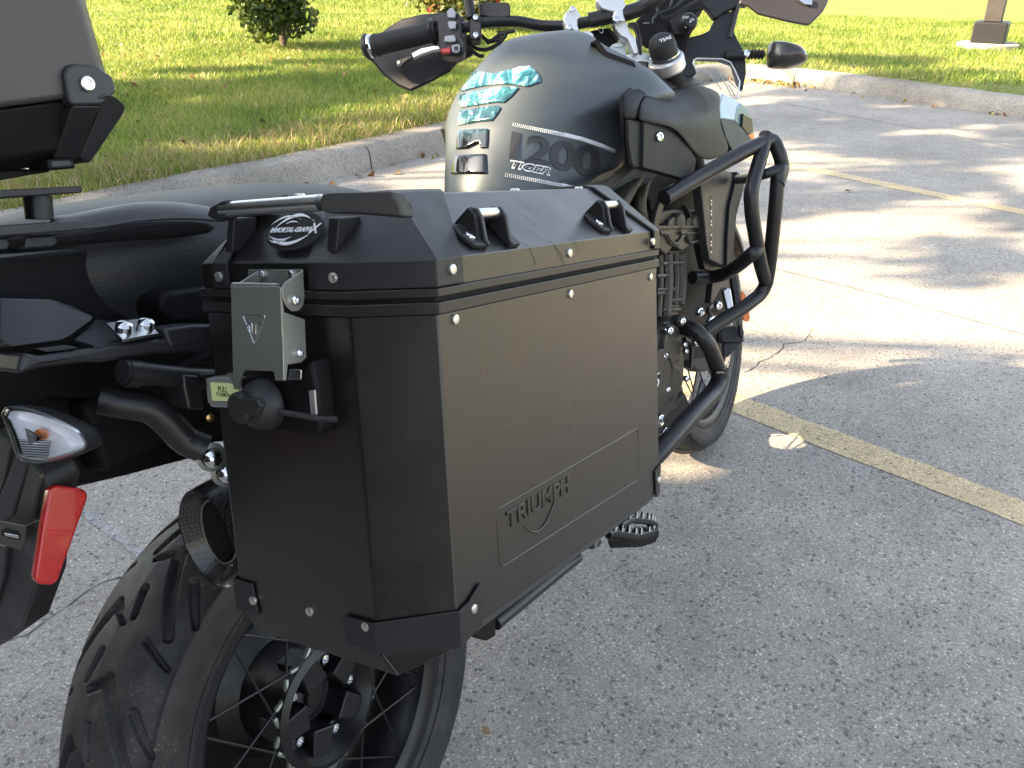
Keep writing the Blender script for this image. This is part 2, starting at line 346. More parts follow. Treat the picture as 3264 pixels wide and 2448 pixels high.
def lawnmat():
    m_ = bpy.data.materials.new('lawn turf'); m_.use_nodes = True; t = m_.node_tree; b = t.nodes['Principled BSDF']; L = t.links.new; N = t.nodes.new
    tc = N('ShaderNodeTexCoord'); n1 = N('ShaderNodeTexNoise'); n1.inputs['Scale'].default_value = 18; n1.inputs['Detail'].default_value = 8; n1.inputs['Roughness'].default_value = .75
    n2 = N('ShaderNodeTexNoise'); n2.inputs['Scale'].default_value = .8; n2.inputs['Detail'].default_value = 4
    L(tc.outputs['Object'], n1.inputs[0]); L(tc.outputs['Object'], n2.inputs[0])
    r = N('ShaderNodeValToRGB'); r.color_ramp.elements[0].position = .3; r.color_ramp.elements[0].color = (.06, .09, .014, 1); r.color_ramp.elements[1].position = .7; r.color_ramp.elements[1].color = (.32, .38, .07, 1)
    r2 = N('ShaderNodeValToRGB'); r2.color_ramp.elements[0].position = .35; r2.color_ramp.elements[0].color = (.8, .9, .7, 1); r2.color_ramp.elements[1].position = .7; r2.color_ramp.elements[1].color = (1.25, 1.1, 1, 1)
    mx = N('ShaderNodeMix'); mx.data_type = 'RGBA'; mx.blend_type = 'MULTIPLY'; mx.inputs[0].default_value = 1
    L(n1.outputs[0], r.inputs[0]); L(n2.outputs[0], r2.inputs[0]); L(r.outputs[0], mx.inputs[6]); L(r2.outputs[0], mx.inputs[7]); L(mx.outputs[2], b.inputs['Base Color'])
    b.inputs['Roughness'].default_value = .8
    bp = N('ShaderNodeBump'); bp.inputs['Strength'].default_value = 1; bp.inputs['Distance'].default_value = .03; L(n1.outputs[0], bp.inputs['Height']); L(bp.outputs[0], b.inputs['Normal'])
    return m_
M_lawn = lawnmat()
tag(mk('lawn', V, F, M_lawn, smooth=60), kind='structure')

# painted lines, joints and cracks of the car park
def quad_sheet(name, pts, mat, z=.0018, label=None, n=40, jitter=.0022):
    a, b_, c, d = [np.array(p) for p in pts]; V = []
    for i in range(n + 1):
        t = i / n; p = a * (1 - t) + b_ * t; q = d * (1 - t) + c * t; w = (q - p) / np.linalg.norm(q - p)
        V += [p + w * rng.normal(0, jitter), q + w * rng.normal(0, jitter)]
    V = [(v[0], v[1], z) for v in V]
    o = mk(name, V, [(2 * i, 2 * i + 2, 2 * i + 3, 2 * i + 1) for i in range(n)], mat, recalc=False); return tag(o, label, kind='structure')
l1, l2 = G('P', [(2348, 1320), (3264, 1676)]); u1, u2 = l1, l2
ud = (u2 - u1) / np.linalg.norm(u2 - u1); pn = np.array([-ud[1], ud[0], 0]); wl = .112
A0 = l1 - ud * 3.4; A1 = l1 + ud * 3.6
quad_sheet('yellow_line', [A0, A1, A1 + pn * wl, A0 + pn * wl], M_line, label='worn yellow bay line running out from the front wheel', n=120)
for k in (1,):
    o_ = pn * 2.93 * k
    fa, fb = G('P', [(2507, 531), (3264, 686)]); fu = (fb - fa) / np.linalg.norm(fb - fa); fn = np.array([-fu[1], fu[0], 0]) * wl; quad_sheet('yellow_line', [fa - fu * 2.2, fb + fu * 3, fb + fu * 3 + fn, fa - fu * 2.2 + fn], M_line, label='faded yellow bay line far across the sunlit concrete', n=100)
quad_sheet('faded_line', [G('D', [(40, 990)])[0], G('D', [(1400, 1990)])[0], G('D', [(1390, 2030)])[0], G('D', [(40, 1012)])[0]], M_pale, label='thin ghost of a white bay line crossing under the rear wheel', n=60, jitter=.004, z=.0012)
def crack(name, crop, pts, w, label, amp=.006, seed=1):
    r_ = random.Random(seed); P = G(crop, pts); Q = []
    for i in range(len(P) - 1):
        n_ = max(2, int(np.linalg.norm(P[i + 1] - P[i]) / .03))
        for k in range(n_):
            p = P[i] + (P[i + 1] - P[i]) * k / n_; Q.append(p + np.array([r_.gauss(0, amp), r_.gauss(0, amp), 0]))
    Q.append(P[-1]); ww = [w * (.5 + r_.random()) for _ in Q]; ww[0] = ww[-1] = w * .15
    Lp, Rp = [], []
    for i in range(len(Q)):
        t = Q[min(i + 1, len(Q) - 1)] - Q[max(i - 1, 0)]; t /= np.linalg.norm(t) + 1e-9; nn = np.array([-t[1], t[0], 0]); Lp.append(Q[i] + nn * ww[i] / 2); Rp.append(Q[i] - nn * ww[i] / 2)
    o = strip(name, Lp, Rp, M_joint, z=.0018); return tag(o, label)
crack('expansion_joint', 'D', [(1200, 470), (1670, 580), (1900, 637), (2170, 712), (2400, 770)], .0042, 'straight saw-cut joint across the sunlit concrete', amp=.001)
crack('expansion_joint', 'D', [(1300, 165), (1650, 215), (2212, 322), (2500, 380)], .006, 'straight joint near the far kerb', amp=.001, seed=3)
crack('crack', 'D', [(1600, 805), (1625, 790), (1665, 772), (1700, 745), (1735, 737), (1760, 708)], .0026, 'jagged hairline crack just past the front wheel', seed=5)
crack('crack', 'D', [(-60, 1400), (0, 1392), (60, 1370), (120, 1330), (160, 1300), (215, 1262), (290, 1245), (360, 1228)], .0022, 'hairline crack beside the rear tyre', amp=.0025, seed=8)

# grass: blades near enough to be told from the camera, one mass
def blades(name, pts, hmin, hmax, wid, mat, lean=.6, z_of=lawn_h, curve=True):
    n = len(pts); az = rng.uniform(0, 2 * np.pi, n); h = rng.uniform(hmin, hmax, n); w = wid * rng.uniform(.6, 1.3, n)
    ln = np.abs(rng.normal(0, lean, n)); la = rng.uniform(0, 2 * np.pi, n)
    z = np.array([z_of(x, y) for x, y in pts]) - .005
    b = np.stack([pts[:, 0], pts[:, 1], z], 1); s_ = np.stack([np.cos(az), np.sin(az), 0 * az], 1) * w[:, None] / 2
    d = np.stack([np.cos(la) * np.sin(ln), np.sin(la) * np.sin(ln), np.cos(ln)], 1)
    mid = b + d * (h * .55)[:, None]; d2 = d + np.stack([np.cos(la), np.sin(la), -.5 + 0 * la], 1) * .6; d2 /= np.linalg.norm(d2, axis=1)[:, None]
    tip = mid + d2 * (h * .5)[:, None]
    V = np.stack([b - s_, b + s_, mid - s_ * .8, mid + s_ * .8, tip], 1).reshape(-1, 3)
    i5 = np.arange(n) * 5
    me = bpy.data.meshes.new(name); nv = len(V); me.vertices.add(nv); me.vertices.foreach_set('co', V.ravel())
    q = np.stack([i5, i5 + 1, i5 + 3, i5 + 2], 1); t3 = np.stack([i5 + 2, i5 + 3, i5 + 4], 1)
    loops = np.concatenate([q.ravel(), t3.ravel()]); starts = np.concatenate([np.arange(n) * 4, n * 4 + np.arange(n) * 3])
    me.loops.add(len(loops)); me.loops.foreach_set('vertex_index', loops); me.polygons.add(2 * n); me.polygons.foreach_set('loop_start', starts)
    me.update(calc_edges=True); me.materials.append(mat); o = bpy.data.objects.new(name, me); C.objects.link(o); return tag(o, kind='stuff')
def leafmat(name, stops, trans=.35, rough=.5, pos=True, pscale=1.2):
    m_ = bpy.data.materials.new(name); m_.use_nodes = True; t = m_.node_tree; b = t.nodes['Principled BSDF']; L = t.links.new; N = t.nodes.new
    g = N('ShaderNodeNewGeometry'); r = N('ShaderNodeValToRGB'); r.color_ramp.interpolation = 'LINEAR'
    while len(r.color_ramp.elements) < len(stops): r.color_ramp.elements.new(.5)
    for e_, (p, c) in zip(r.color_ramp.elements, stops): e_.position = p; e_.color = (*c, 1)
    tc = N('ShaderNodeTexCoord'); n1 = N('ShaderNodeTexNoise'); n1.inputs['Scale'].default_value = pscale; n1.inputs['Detail'].default_value = 3; L(tc.outputs['Object'], n1.inputs[0])
    mr = N('ShaderNodeMapRange'); mr.inputs[1].default_value = .35; mr.inputs[2].default_value = .65; mr.inputs[3].default_value = -.25; mr.inputs[4].default_value = .25; L(n1.outputs[0], mr.inputs[0])
    ad = N('ShaderNodeMath'); ad.operation = 'ADD'; L(g.outputs['Random Per Island'], ad.inputs[0]); L(mr.outputs[0], ad.inputs[1]); L(ad.outputs[0], r.inputs[0])
    L(r.outputs[0], b.inputs['Base Color']); b.inputs['Roughness'].default_value = rough
    tr = N('ShaderNodeBsdfTranslucent'); L(r.outputs[0], tr.inputs[0]); mx = N('ShaderNodeMixShader'); mx.inputs[0].default_value = trans
    L(b.outputs[0], mx.inputs[1]); L(tr.outputs[0], mx.inputs[2]); L(mx.outputs[0], t.nodes['Material Output'].inputs[0]); return m_
M_grass = leafmat('grass blades', [(0, (.09, .15, .02)), (.45, (.22, .31, .045)), (.8, (.34, .38, .07)), (1., (.48, .42, .16))], trans=.45)
M_dry = leafmat('dry grass', [(0, (.20, .16, .07)), (.5, (.36, .27, .12)), (1., (.50, .40, .22))], trans=.2)
def inside_lawn(p):  # signed side of the curb line
    d = np.linalg.norm(CLA[None, :, :2] - p[:, None, :], axis=2); i = d.argmin(1); t = TLA[i]; v = p - CLA[i, :2]
    return (-t[:, 1] * v[:, 0] + t[:, 0] * v[:, 1])
CLA = np.array([at_len(s_) for s_ in np.arange(0, acc[-1], .1)]); TLA = np.gradient(CLA[:, :2], axis=0); TLA /= np.linalg.norm(TLA, axis=1)[:, None]
def in_view(p, z=.2, mar=150):
    q = (np.c_[p, np.full(len(p), z)] - CAMW) @ MW.T; u = q[:, 0] / q[:, 2] * f_px + 1632; v = q[:, 1] / q[:, 2] * f_px + 1224
    return (q[:, 2] > .3) & (u > -mar) & (u < 3264 + mar) & (v > -mar - 100) & (v < 2448)
def scatter(n, x0, x1, y0, y1, lo, hi):
    p = np.c_[rng.uniform(x0, x1, n), rng.uniform(y0, y1, n)]; p = p[in_view(p)]; s_ = inside_lawn(p); return p[(s_ > lo) & (s_ < hi)]
blades('grass', scatter(230000, .5, 9.5, 2.8, 8, .17, 6), .04, .085, .0045, M_grass)
blades('grass', scatter(260000, 1, 20, 5, 20, 2.5, 30), .05, .10, .012, M_grass)
blades('grass', scatter(120000, 8.5, 17, -3, 8, .17, 9), .045, .09, .008, M_grass)
p_ = scatter(60000, .5, 9.5, 2.8, 5, .12, .75); blades('dry_grass', p_[rng.random(len(p_)) < .9], .05, .13, .004, M_dry, lean=1.25)
p_ = scatter(40000, 8, 12, -2, 3.5, .12, .4); blades('dry_grass', p_[rng.random(len(p_)) < .3], .03, .08, .005, M_dry, lean=1.25)
# ================================================================== SIDE CASE (hangs on the motorcycle, lifts off)
case = thing('side_case', 'matt black pannier with steel latch, silver rivets and pressed name on its outer face', 'pannier', CASE_M)
LC, HC, DEP = .394, .262, .233
def ring(z, io=0., ir=0., ii=0., cx=.028, cy=.061, zf=None):
    y0, y1 = io, DEP - ii; x0, x1 = -cx + ir, LC + cx - ir
    return [(io * .4, y0, z), (LC - io * .4, y0, z), (x1, y0 + cy, z), (x1, y1 - .01, z), (x1 - .01, y1, z), (x0 + .01, y1, z), (x0, y1 - .01, z), (x0, y0 + cy, z)]
body = loft('case_body', [ring(0), ring(-.2585), ring(-.2620, .003, .0003, .001), ring(-.2745, .0125, .0006, .003, cx=.028, cy=.047), ring(-.2905, .0335, .002, .012, cx=.028, cy=.010), ring(-.2965, .070, .040, .04)], M_case, case, bevel=.003, segs=4, blim=11)
# the two seam bands and the dark gap between them
loft('lower_trim_band', [ring(-.0005, -.0028, -.0028, -.0028), ring(.0085, -.0028, -.0028, -.0028)], M_band, case, bevel=.001, blim=30)
loft('seam_seal', [ring(.0083, .002, .002, .002), ring(.0125, .002, .002, .002)], M_black_deep, case)
lid = loft('lid', [ring(.0185), ring(.039), ring(.0865, .050, .032, .03, cx=.014, cy=.045), ring(.0875, .052, .034, .032, cx=.014, cy=.045)], M_case, case, bevel=.004, segs=4, blim=12)
loft('upper_trim_band', [ring(.0122, -.0028, -.0028, -.0028), ring(.0188, -.0028, -.0028, -.0028)], M_band, lid, bevel=.001, blim=30)
# moulded corner covers on the lid
def lerp3(a, b, t): return tuple(np.array(a) * (1 - t) + np.array(b) * t)
def cover(name, rings, w0, w1, mat=M_plast, th=.0035):
    """Shell over a corner: strip across ring points with given edge fractions, one row per ring."""
    V = []; F = []
    for r in rings: V += r
    n = len(rings[0])
    for j in range(len(rings) - 1):
        for i in range(n - 1): a = j * n + i; F.append((a, a + 1, a + n + 1, a + n))
    return mk(name, V, F, mat, lid, solid=th, bevel=.0012, segs=2, blim=30)
def crow(z, io=0., ir=0., ii=0., e=.0022, ye=.097, xe=.030, front=False, cx=.028, cy=.061):
    y0 = io - e; xr = -cx + ir - e; yc = io + cy
    P = [(xr, ye + io * .3, z), (xr, yc, z), (io * .4 - e * .7, y0, z), (xe + io * .9, y0, z)]
    if front: P = [(LC - p[0], p[1], p[2]) for p in P]
    return P
cv = cover('corner_cover', [crow(.0195), crow(.039), crow(.0868, .050, .032, cx=.014, cy=.045, xe=.034), crow(.0895, .060, .060, cx=.014, cy=.045, xe=.034)], 0, 0)
crow_f = [crow(.0195, front=True, xe=.012, ye=.09), crow(.039, front=True, xe=.012, ye=.09), crow(.0868, .050, .032, cx=.014, cy=.045, front=True, xe=.008), crow(.0895, .058, .05, cx=.014, cy=.045, front=True, xe=.008)]
cover('corner_cover', crow_f, 0, 0, M_band)
V = []
for z, io, ir, ii in ((.0195, 0, 0, 0), (.039, 0, 0, 0), (.0868, .05, .032, .03), (.0895, .06, .05, .04)):
    xr = -.028 + ir - .0022; y1 = DEP - ii + .0022
    V.append([(xr, .188, z), (xr, y1 - .03, z), (xr + .03, y1, z), (xr + .06, y1, z)])
cover('corner_cover', V, 0, 0)
# carry handle: plated tube between two moulded horns at the rear of the lid
XH = -.052
def K(crop, pts, ax, val): return trace(crop, pts, ax, val, 'K')
hr = K('D', [(688, 430), (694, 420), (712, 416, -.052), (846, 413, -.030), (862, 440, -.024), (872, 471, -.022), (815, 466, -.034), (760, 462, -.044), (700, 461), (690, 452)], 'x', XH - .005)
horn = slab('handle_horn', hr, (.014, 0, -.001), M_plast, lid, bevel=.004, segs=4)
hl = K('D', [(445, 464), (452, 446), (478, 433), (490, 431), (489, 470), (475, 478), (452, 472)], 'x', XH - .005)
slab('handle_horn', hl, (.014, 0, 0), M_plast, lid, bevel=.004, segs=4)
hp0, hp1 = K('D', [(482, 453.5), (694, 438)], 'x', XH)
handle = tube('carry_handle', [hp0, (hp0 + hp1) / 2, hp1], .0060, M_alu, lid, res=24, smooth=60)
# web under the right horn
slab('horn_web', K('a2', [(1232, 395), (1330, 395), (1300, 715), (1270, 700), (1215, 690)], 'x', -.026), (.024, 0, 0), M_plast, lid, bevel=.0015)
slab('horn_web', K('a2', [(345, 400), (405, 400), (385, 700), (320, 730)], 'x', -.026), (.024, 0, 0), M_plast, lid, bevel=.0015)
# oval dealer sticker on the sloping rear of the lid
sl_o = K('D', [(627, 504)], 'x', -.020)[0]
nrm = np.array([-.83, 0, .56]); nrm /= np.linalg.norm(nrm); rt = np.array([0, -1., 0]); upv = np.cross(nrm, rt) * 1.0
if upv[2] < 0: upv = -upv
o_ = np.array([-.0143 - .0, sl_o[1], .0625])
def on_slope(p, q, h=.0): return o_ + rt * p + upv * q + nrm * h
stk = slab('oval_sticker', [on_slope(.0305 * math.cos(a), .0175 * math.sin(a), .0016) for a in np.linspace(0, 2 * math.pi, 40, endpoint=False)], -nrm * .0006, M_gloss, case, bevel=0)
def blade_shape(pts, h=.0021): return [on_slope(x, y, h) for x, y in pts]
def sw(name, a, b, bulge, w, par):
    a, b = np.array(a), np.array(b); n_ = 14; L_, R_ = [], []
    for i in range(n_ + 1):
        t = i / n_; d = b - a; q = a + d * t + np.array([-d[1], d[0]]) * bulge * 4 * t * (1 - t); wt = w * math.sin(math.pi * min(1, t * 1.15 + .02)) ** .8 if t < .87 else w * (1 - t) * 2.2
        nn = np.array([-d[1], d[0]]) / np.linalg.norm(d); L_.append(q + nn * wt); R_.append(q - nn * wt * .4)
    V_ = [on_slope(*p, .0022) for p in L_] + [on_slope(*p, .0022) for p in R_]; m_ = n_ + 1
    return mk(name, V_, [(i, i + 1, m_ + i + 1, m_ + i) for i in range(n_)], M_white, par, solid=.0002)
sw('printed_flame', (-.022, .003), (.021, .006), .20, .0022, stk); sw('printed_flame', (-.028, .006), (.005, .009), .16, .0012, stk); sw('printed_flame', (-.012, .006), (.004, .006), .12, .0009, stk)
sw('printed_flame', (.018, -.004), (-.027, -.004), .16, .0022, stk); sw('printed_flame', (.000, -.0055), (-.028, -.002), .14, .0011, stk); sw('printed_flame', (-.004, -.008), (-.027, -.006), .14, .001, stk)
text('printed_name', 'IMMORTAL-GRAPHI', on_slope(-.004, .0006, .0020), rt, upv, .0060, M_white, stk, depth=.0002, shear=.25, sx=.86, offset=.00012)
text('printed_letter', 'X', on_slope(.0215, .0008, .0022), rt, upv, .0125, M_white, stk, depth=.0002, shear=.2, offset=.0002)

# ---------------- tie-down lugs on the sloping side of the lid
sn = np.array([0, -.688, .725]); sn /= np.linalg.norm(sn); su = np.array([0, .725, .688]); su /= np.linalg.norm(su); sx_ = np.array([1., 0, 0])
def slope_pt(x, q, h=0.): return np.array([x, 0, .039]) + su * q + sn * h
def lug(x0, sc=1.):
    r = slab('tie_down_lug', [slope_pt(x0, q, h) for q, h in ((.004, .0), (.030, .0), (.037, .003), (.036, .016), (.030, .0195), (.022, .017), (.008, .0065), (.004, .006))], (.0045, 0, 0), M_plast, lid, bevel=.0012)
    slab('lug_foot', [slope_pt(x0 + dx, q, .0) for dx, q in ((.001, .004), (-.014, .006), (-.020, .020), (-.018, .030), (.001, .030))], sn * .0045, M_plast, lid, bevel=.0012)
    slab('lug_web', [slope_pt(x0 + .001, q, h) for q, h in ((.004, .0), (.010, .004), (.026, .017), (.034, .017), (.036, .0))], (-.007, 0, 0), M_dark, lid, bevel=.001)
    slab('tie_down_lug', [slope_pt(x0 + .033, q, h) for q, h in ((.002, .0), (.036, .0), (.037, .014), (.030, .0195), (.022, .018), (.006, .006), (.002, .005))], (.0045, 0, 0), M_plast, lid, bevel=.0012)
    slab('lug_foot', [slope_pt(x0 + .036 + dx, q, .0) for dx, q in ((0, .002), (.012, .002), (.012, .014), (0, .020))], sn * .004, M_plast, lid, bevel=.001)
    slab('lug_back', [slope_pt(x0 + .004, q, h) for q, h in ((.030, .0), (.034, .0), (.034, .012), (.031, .012))], (.030, 0, 0), M_dark, lid, bevel=.0005)
    p = slope_pt(x0 + .003, .0295, .0135); tube('tie_down_bar', [p, p + sx_ * .016, p + sx_ * .032], .0045, M_alu, lid, res=18, smooth=60)
    stud('screw_head', slope_pt(x0 - .0095, .016, .0045), sn, .0045, .0016, M_chrome, lid)
    return r
lug(.068); lug(.287)

# ---------------- rivets
for p, q in (((1230, 547), 'o'), ((1232, 635), 'o'), ((983, 690), 'o'), ((1405, 598), 'o')):
    c = K('D', [p], 'y', -.0005)[0]; stud('rivet', c, (0, -1, 0), .0040, .0018, M_rivet, case)
for p in ((1410, 522), (977, 582)):
    c = K('D', [p], 'y', -.0045)[0]; stud('rivet', c, (0, -1, 0), .0040, .0018, M_rivet, case)
for p in ((473, 598), (720, 600)):
    c = K('D', [p], 'x', -.0325)[0]; stud('rivet', c, (-1, 0, 0), .0040, .0018, M_rivet, case)
stud('rivet', (LC + .006, .012, .027), (.9, -.45, 0), .0040, .0018, M_rivet, case)
for x in (.10, .23, .36): stud('rivet', (x, .075, .088), (0, 0, 1), .0045, .0018, M_rivet, case)
stud('rivet', (.0, .13, .090), (0, 0, 1), .0045, .0018, M_rivet, case)
# ---------------- bottom corner guards
def guard(name, pts_top, pts_bot, th=.0022):
    n = len(pts_top); V = [*pts_top, *pts_bot]; F = [(i, i + 1, n + i + 1, n + i) for i in range(n - 1)]
    return mk(name, V, F, M_plast, case, solid=th, bevel=.0008)
e = .0015
gt = K('D', [(765, 1312), (822, 1316)], 'x', -.028 - e); gt2 = K('D', [(978, 1300), (1033, 1271)], 'y', -e); gb = K('D', [(768, 1372)], 'x', -.028 - e); gb2 = K('D', [(1040, 1336), (1010, 1372)], 'y', -e)
zt = -.236
gA = guard('corner_guard', [(-.0305, .094, -.247), (-.0305, .0612, -.246), (-.0008, -.0022, -.234), (.012, -.0022, -.232), (.030, -.0018, -.2225)], [(-.0305, .094, -.271), (-.0307, .0605, -.272), (-.0008, -.0022, -.266), (.012, -.0018, -.2625), (.030, -.0015, -.2605)])
for p, ax, v, n_ in (((790, 1353), 'x', -.0305, (-1, 0, 0)), ((669, 1321), 'x', -.0285, (-1, 0, 0)), ((547, 1297), 'x', -.0305, (-1, 0, 0)), ((1023, 1315), 'y', -.0028, (0, -1, 0)), ((1423, 1037), 'y', -.0028, (0, -1, 0))):
    stud('rivet', K('D', [p], ax, v)[0], n_, .0040, .0018, M_rivet, case)
guard('corner_guard', [(-.028 - e, .203, -.242), (-.028 - e, .2285, -.242), (-.008, DEP + e, -.242)], [(-.028 - e, .200, -.272), (-.028 - e, .2285, -.272), (-.008, DEP + e, -.272)])
guard('corner_guard', [(.378, -e, -.230), (LC, -e, -.226), (LC + .02, .04, -.226)], [(.380, -e, -.262), (LC, .001, -.264), (LC + .02, .04, -.268)])
# ---------------- pressed panel and maker's name on the outer face
pr = [(.064, -.172), (.336, -.170), (.340, -.175), (.339, -.224), (.334, -.228), (.068, -.224), (.062, -.220), (.061, -.176)]
pp = fillet([(x, 0, z) for x, z in pr + pr[:1]], .004, 4)
tube('pressed_outline', [(p[0], .0003, p[2]) for p in pp], .0010, M_case, case, res=8, smooth=60)
text('embossed_name', 'TRIUMPH', (.130, -.0003, -.1865), (1, 0, 0), (0, 0, 1), .0205, M_case, case, depth=.0005, sx=1.25, space=1.02, offset=.0001, bev=.0007)
sq = [(.100 + .060 * t, -.0005, -.199 - .016 * math.sin(math.pi * min(t * 1.0, 1)) ** .9 + .012 * t * t) for t in np.linspace(0, 1, 16)]
tube('embossed_swoosh', sq, [.0003 + .0008 * math.sin(math.pi * i / 15) for i in range(16)], M_case, case, res=8, smooth=60)
# scratches in the lid paint
r_ = random.Random(3)
def scratch(a, b, w, par=lid, amp=.0008):
    n_ = 9; P = []
    for i in range(n_ + 1):
        t = i / n_; x = a[0] + (b[0] - a[0]) * t + r_.gauss(0, amp); q = a[1] + (b[1] - a[1]) * t
        P.append(slope_pt(x, q, .00025) if q >= 0 else np.array([x, -.00025, .039 + q]))
    V_ = []
    for i, p in enumerate(P):
        ww = w * (.4 + r_.random() * .6) * (0.3 if i in (0, n_) else 1); V_ += [p - sx_ * ww / 2, p + sx_ * ww / 2]
    return V_
SV, SF = [], []
def add_s(V_):
    b0 = len(SV); SV.extend(V_); SF.extend([(b0 + 2 * i, b0 + 2 * i + 1, b0 + 2 * i + 3, b0 + 2 * i + 2) for i in range(len(V_) // 2 - 1)])
for a, b, w in (((.165, .006), (.188, -.014), .0009), ((.170, .002), (.196, -.028), .0007), ((.127, .006), (.141, -.016), .0007), ((.205, .006), (.222, -.012), .0006), ((.196, .008), (.215, -.008), .0005), ((.216, .007), (.231, -.006), .0004)): add_s(scratch(a, b, w))
for k in range(46):
    x = r_.uniform(.13, .24); q = r_.uniform(.006, .060); l_ = r_.uniform(.002, .014); add_s(scratch((x, q), (x + l_ * .8, max(.002, q - l_)), .00035, amp=.0003))
mk('scratches', SV, SF, M_scratch, lid, recalc=False)['kind'] = 'stuff'

# ---------------- over-centre latch, bare stainless
latch = slab('latch_plate', K('a3', [(372, 175), (785, 175), (812, 185), (838, 1005), (765, 1005), (752, 925), (500, 912), (480, 935), (440, 1060), (395, 1010)], 'x', -.064), (.0015, 0, 0), M_steel, case, bevel=.0006, segs=3)
fy = survey('a3', (825, 600), 'x', -.064, 'K')[1]
def yplane(pts, y): return K('a3', pts, 'y', y)
slab('latch_flange', yplane([(825, 185), (850, 400), (1030, 465), (1045, 800), (1000, 845), (880, 865), (868, 1004), (840, 1004)], fy - .0005), (0, .0016, 0), M_steel, latch, bevel=.0006, segs=3)
slab('hinge_ear', yplane([(825, 190), (855, 140), (1010, 35), (1028, 250), (1018, 340), (975, 390), (915, 395), (868, 350), (835, 280)], fy - .0028), (0, .0016, 0), M_steel, latch, bevel=.0006, segs=3)
slab('hinge_ear', [np.array(p) + np.array([0, .0480, 0]) for p in yplane([(825, 190), (855, 140), (1010, 35), (1028, 250), (1018, 340), (975, 390), (915, 395), (868, 350), (835, 280)], fy)], (0, .0016, 0), M_steel, latch, bevel=.0006, segs=3)
slab('hinge_back', K('a3', [(525, 25), (1005, 25), (1010, 200), (520, 200)], 'x', -.034), (.0015, 0, 0), M_steel, latch, bevel=.0006)
tube('latch_top_roll', K('a3', [(400, 170), (600, 172), (800, 180)], 'x', -.060), .0028, M_steel, latch, res=16, smooth=60)
slab('latch_tongue', K('a3', [(888, 905), (985, 905), (995, 920), (992, 995), (980, 1003), (868, 1004)], 'x', -.050), (.002, 0, 0), M_chrome, latch, bevel=.0008)
for p, r1 in (((935, 295), .0040), ((972, 762), .0034)):
    stud('latch_rivet', yplane([p], fy - .0030 if p[1] < 500 else fy - .0008)[0], (0, -1, 0), r1, .0030, M_chrome, case, hexr=1)
for p in ((650, 75), (905, 75)): stud('hinge_bolt', K('a3', [p], 'x', -.0345)[0], (-1, 0, 0), .0036, .002, M_chrome, case)
# pressed triangle emblem
def plate_pt(p, h=.0003): return survey('a3', p, 'x', -.064 - h, 'K')
def ridge(name, pts, r=.0005): return tube(name, fillet([plate_pt(p) for p in pts], .002, 3), r, M_chrome, latch, res=8, smooth=60)
ridge('emblem_triangle', [(478, 428), (680, 430), (585, 690), (478, 428), (500, 428)])
for pts in ([(510, 500), (545, 492), (562, 500), (562, 600), (545, 590), (540, 520), (515, 520)], [(645, 500), (610, 492), (595, 500), (595, 600), (610, 592), (616, 520), (640, 520)], [(520, 525), (540, 535), (542, 560)], [(636, 525), (616, 535), (614, 560)]): ridge('emblem_letter', pts, .00045)

# ---------------- lock housing, weather cap and pull slide below the latch
hs = slab('lock_housing', K('a3', [(450, 985), (560, 960), (880, 1010), (1085, 820), (1130, 1090), (1165, 1440), (1130, 1500), (960, 1485), (860, 1470), (500, 1440), (480, 1300)], 'x', -.046), (.020, 0, 0), M_dark, case, bevel=.004, segs=3)
kc = survey('a3', (690, 1205), 'x', -.056, 'K')
cap = turned('weather_cap', kc + np.array([.002, 0, 0]), (-1, .12, -.05), [(.0200, 0), (.0205, .003), (.0190, .011), (.0155, .017), (.013, .0195), (1e-5, .0205)], M_plast, case, res=40, smooth=50)
slab('cap_tab', K('a3', [(335, 1190), (370, 1160), (600, 1165), (640, 1230), (600, 1320), (400, 1290), (345, 1250)], 'x', -.080), (.006, 0, 0), M_knurl, cap, bevel=.002, segs=3)
turned('cap_face', kc + np.array([-.016, .008, 0]), (-1, .12, -.05), [(.0125, 0), (.0125, .004), (.011, .0065), (1e-5, .007)], M_grip, cap, res=32)
st = K('a3', [(640, 1240), (760, 1270), (900, 1320), (1040, 1370), (1160, 1395)], 'x', -.062); st = [p + np.array([max(0, i - 1) * .006, 0, 0]) for i, p in enumerate(st)]
tube('cap_strap', catmull(st, 5), .0024, M_grip, cap, res=10, smooth=60)
slab('lock_edge_plate', K('a3', [(1060, 1095), (1110, 1088), (1128, 1305), (1080, 1318)], 'x', -.0475), (.002, 0, 0), M_cast, case, bevel=.0004)
pull = slab('pull_slide', K('a3', [(150, 985), (300, 975), (470, 1005), (480, 1250), (200, 1240), (165, 1190)], 'x', -.040), (.016, 0, 0), M_cast, case, bevel=.0015)
slab('pull_label', K('a3', [(192, 1020), (380, 1032), (400, 1082), (450, 1085), (452, 1140), (370, 1185), (212, 1183)], 'x', -.0412), (.001, 0, 0), M_lime, pull, bevel=0)
def ctr(crop, p, x): return survey(crop, p, 'x', x, 'K')
text('printed_word', 'PULL', ctr('a3', (304, 1084), -.0414), (0, -1, -.0), (0, 0, 1), .0066, M_num, pull, depth=.0001, sx=.85, offset=.00002)
text('printed_word', 'TO REMOVE', ctr('a3', (309, 1131), -.0414), (0, -1, -.0), (0, 0, 1), .0046, M_num, pull, depth=.0001, sx=.72, offset=.00001)
slab('slide_hook', K('a3', [(330, 940), (395, 935), (465, 990), (460, 1080), (400, 1078), (385, 1010)], 'x', -.046), (.003, 0, 0), M_steel, pull, bevel=.0006)
slab('slide_catch', K('a3', [(372, 1305), (450, 1312), (462, 1345), (385, 1340)], 'x', -.050), (.006, 0, 0), M_chrome, pull, bevel=.001)
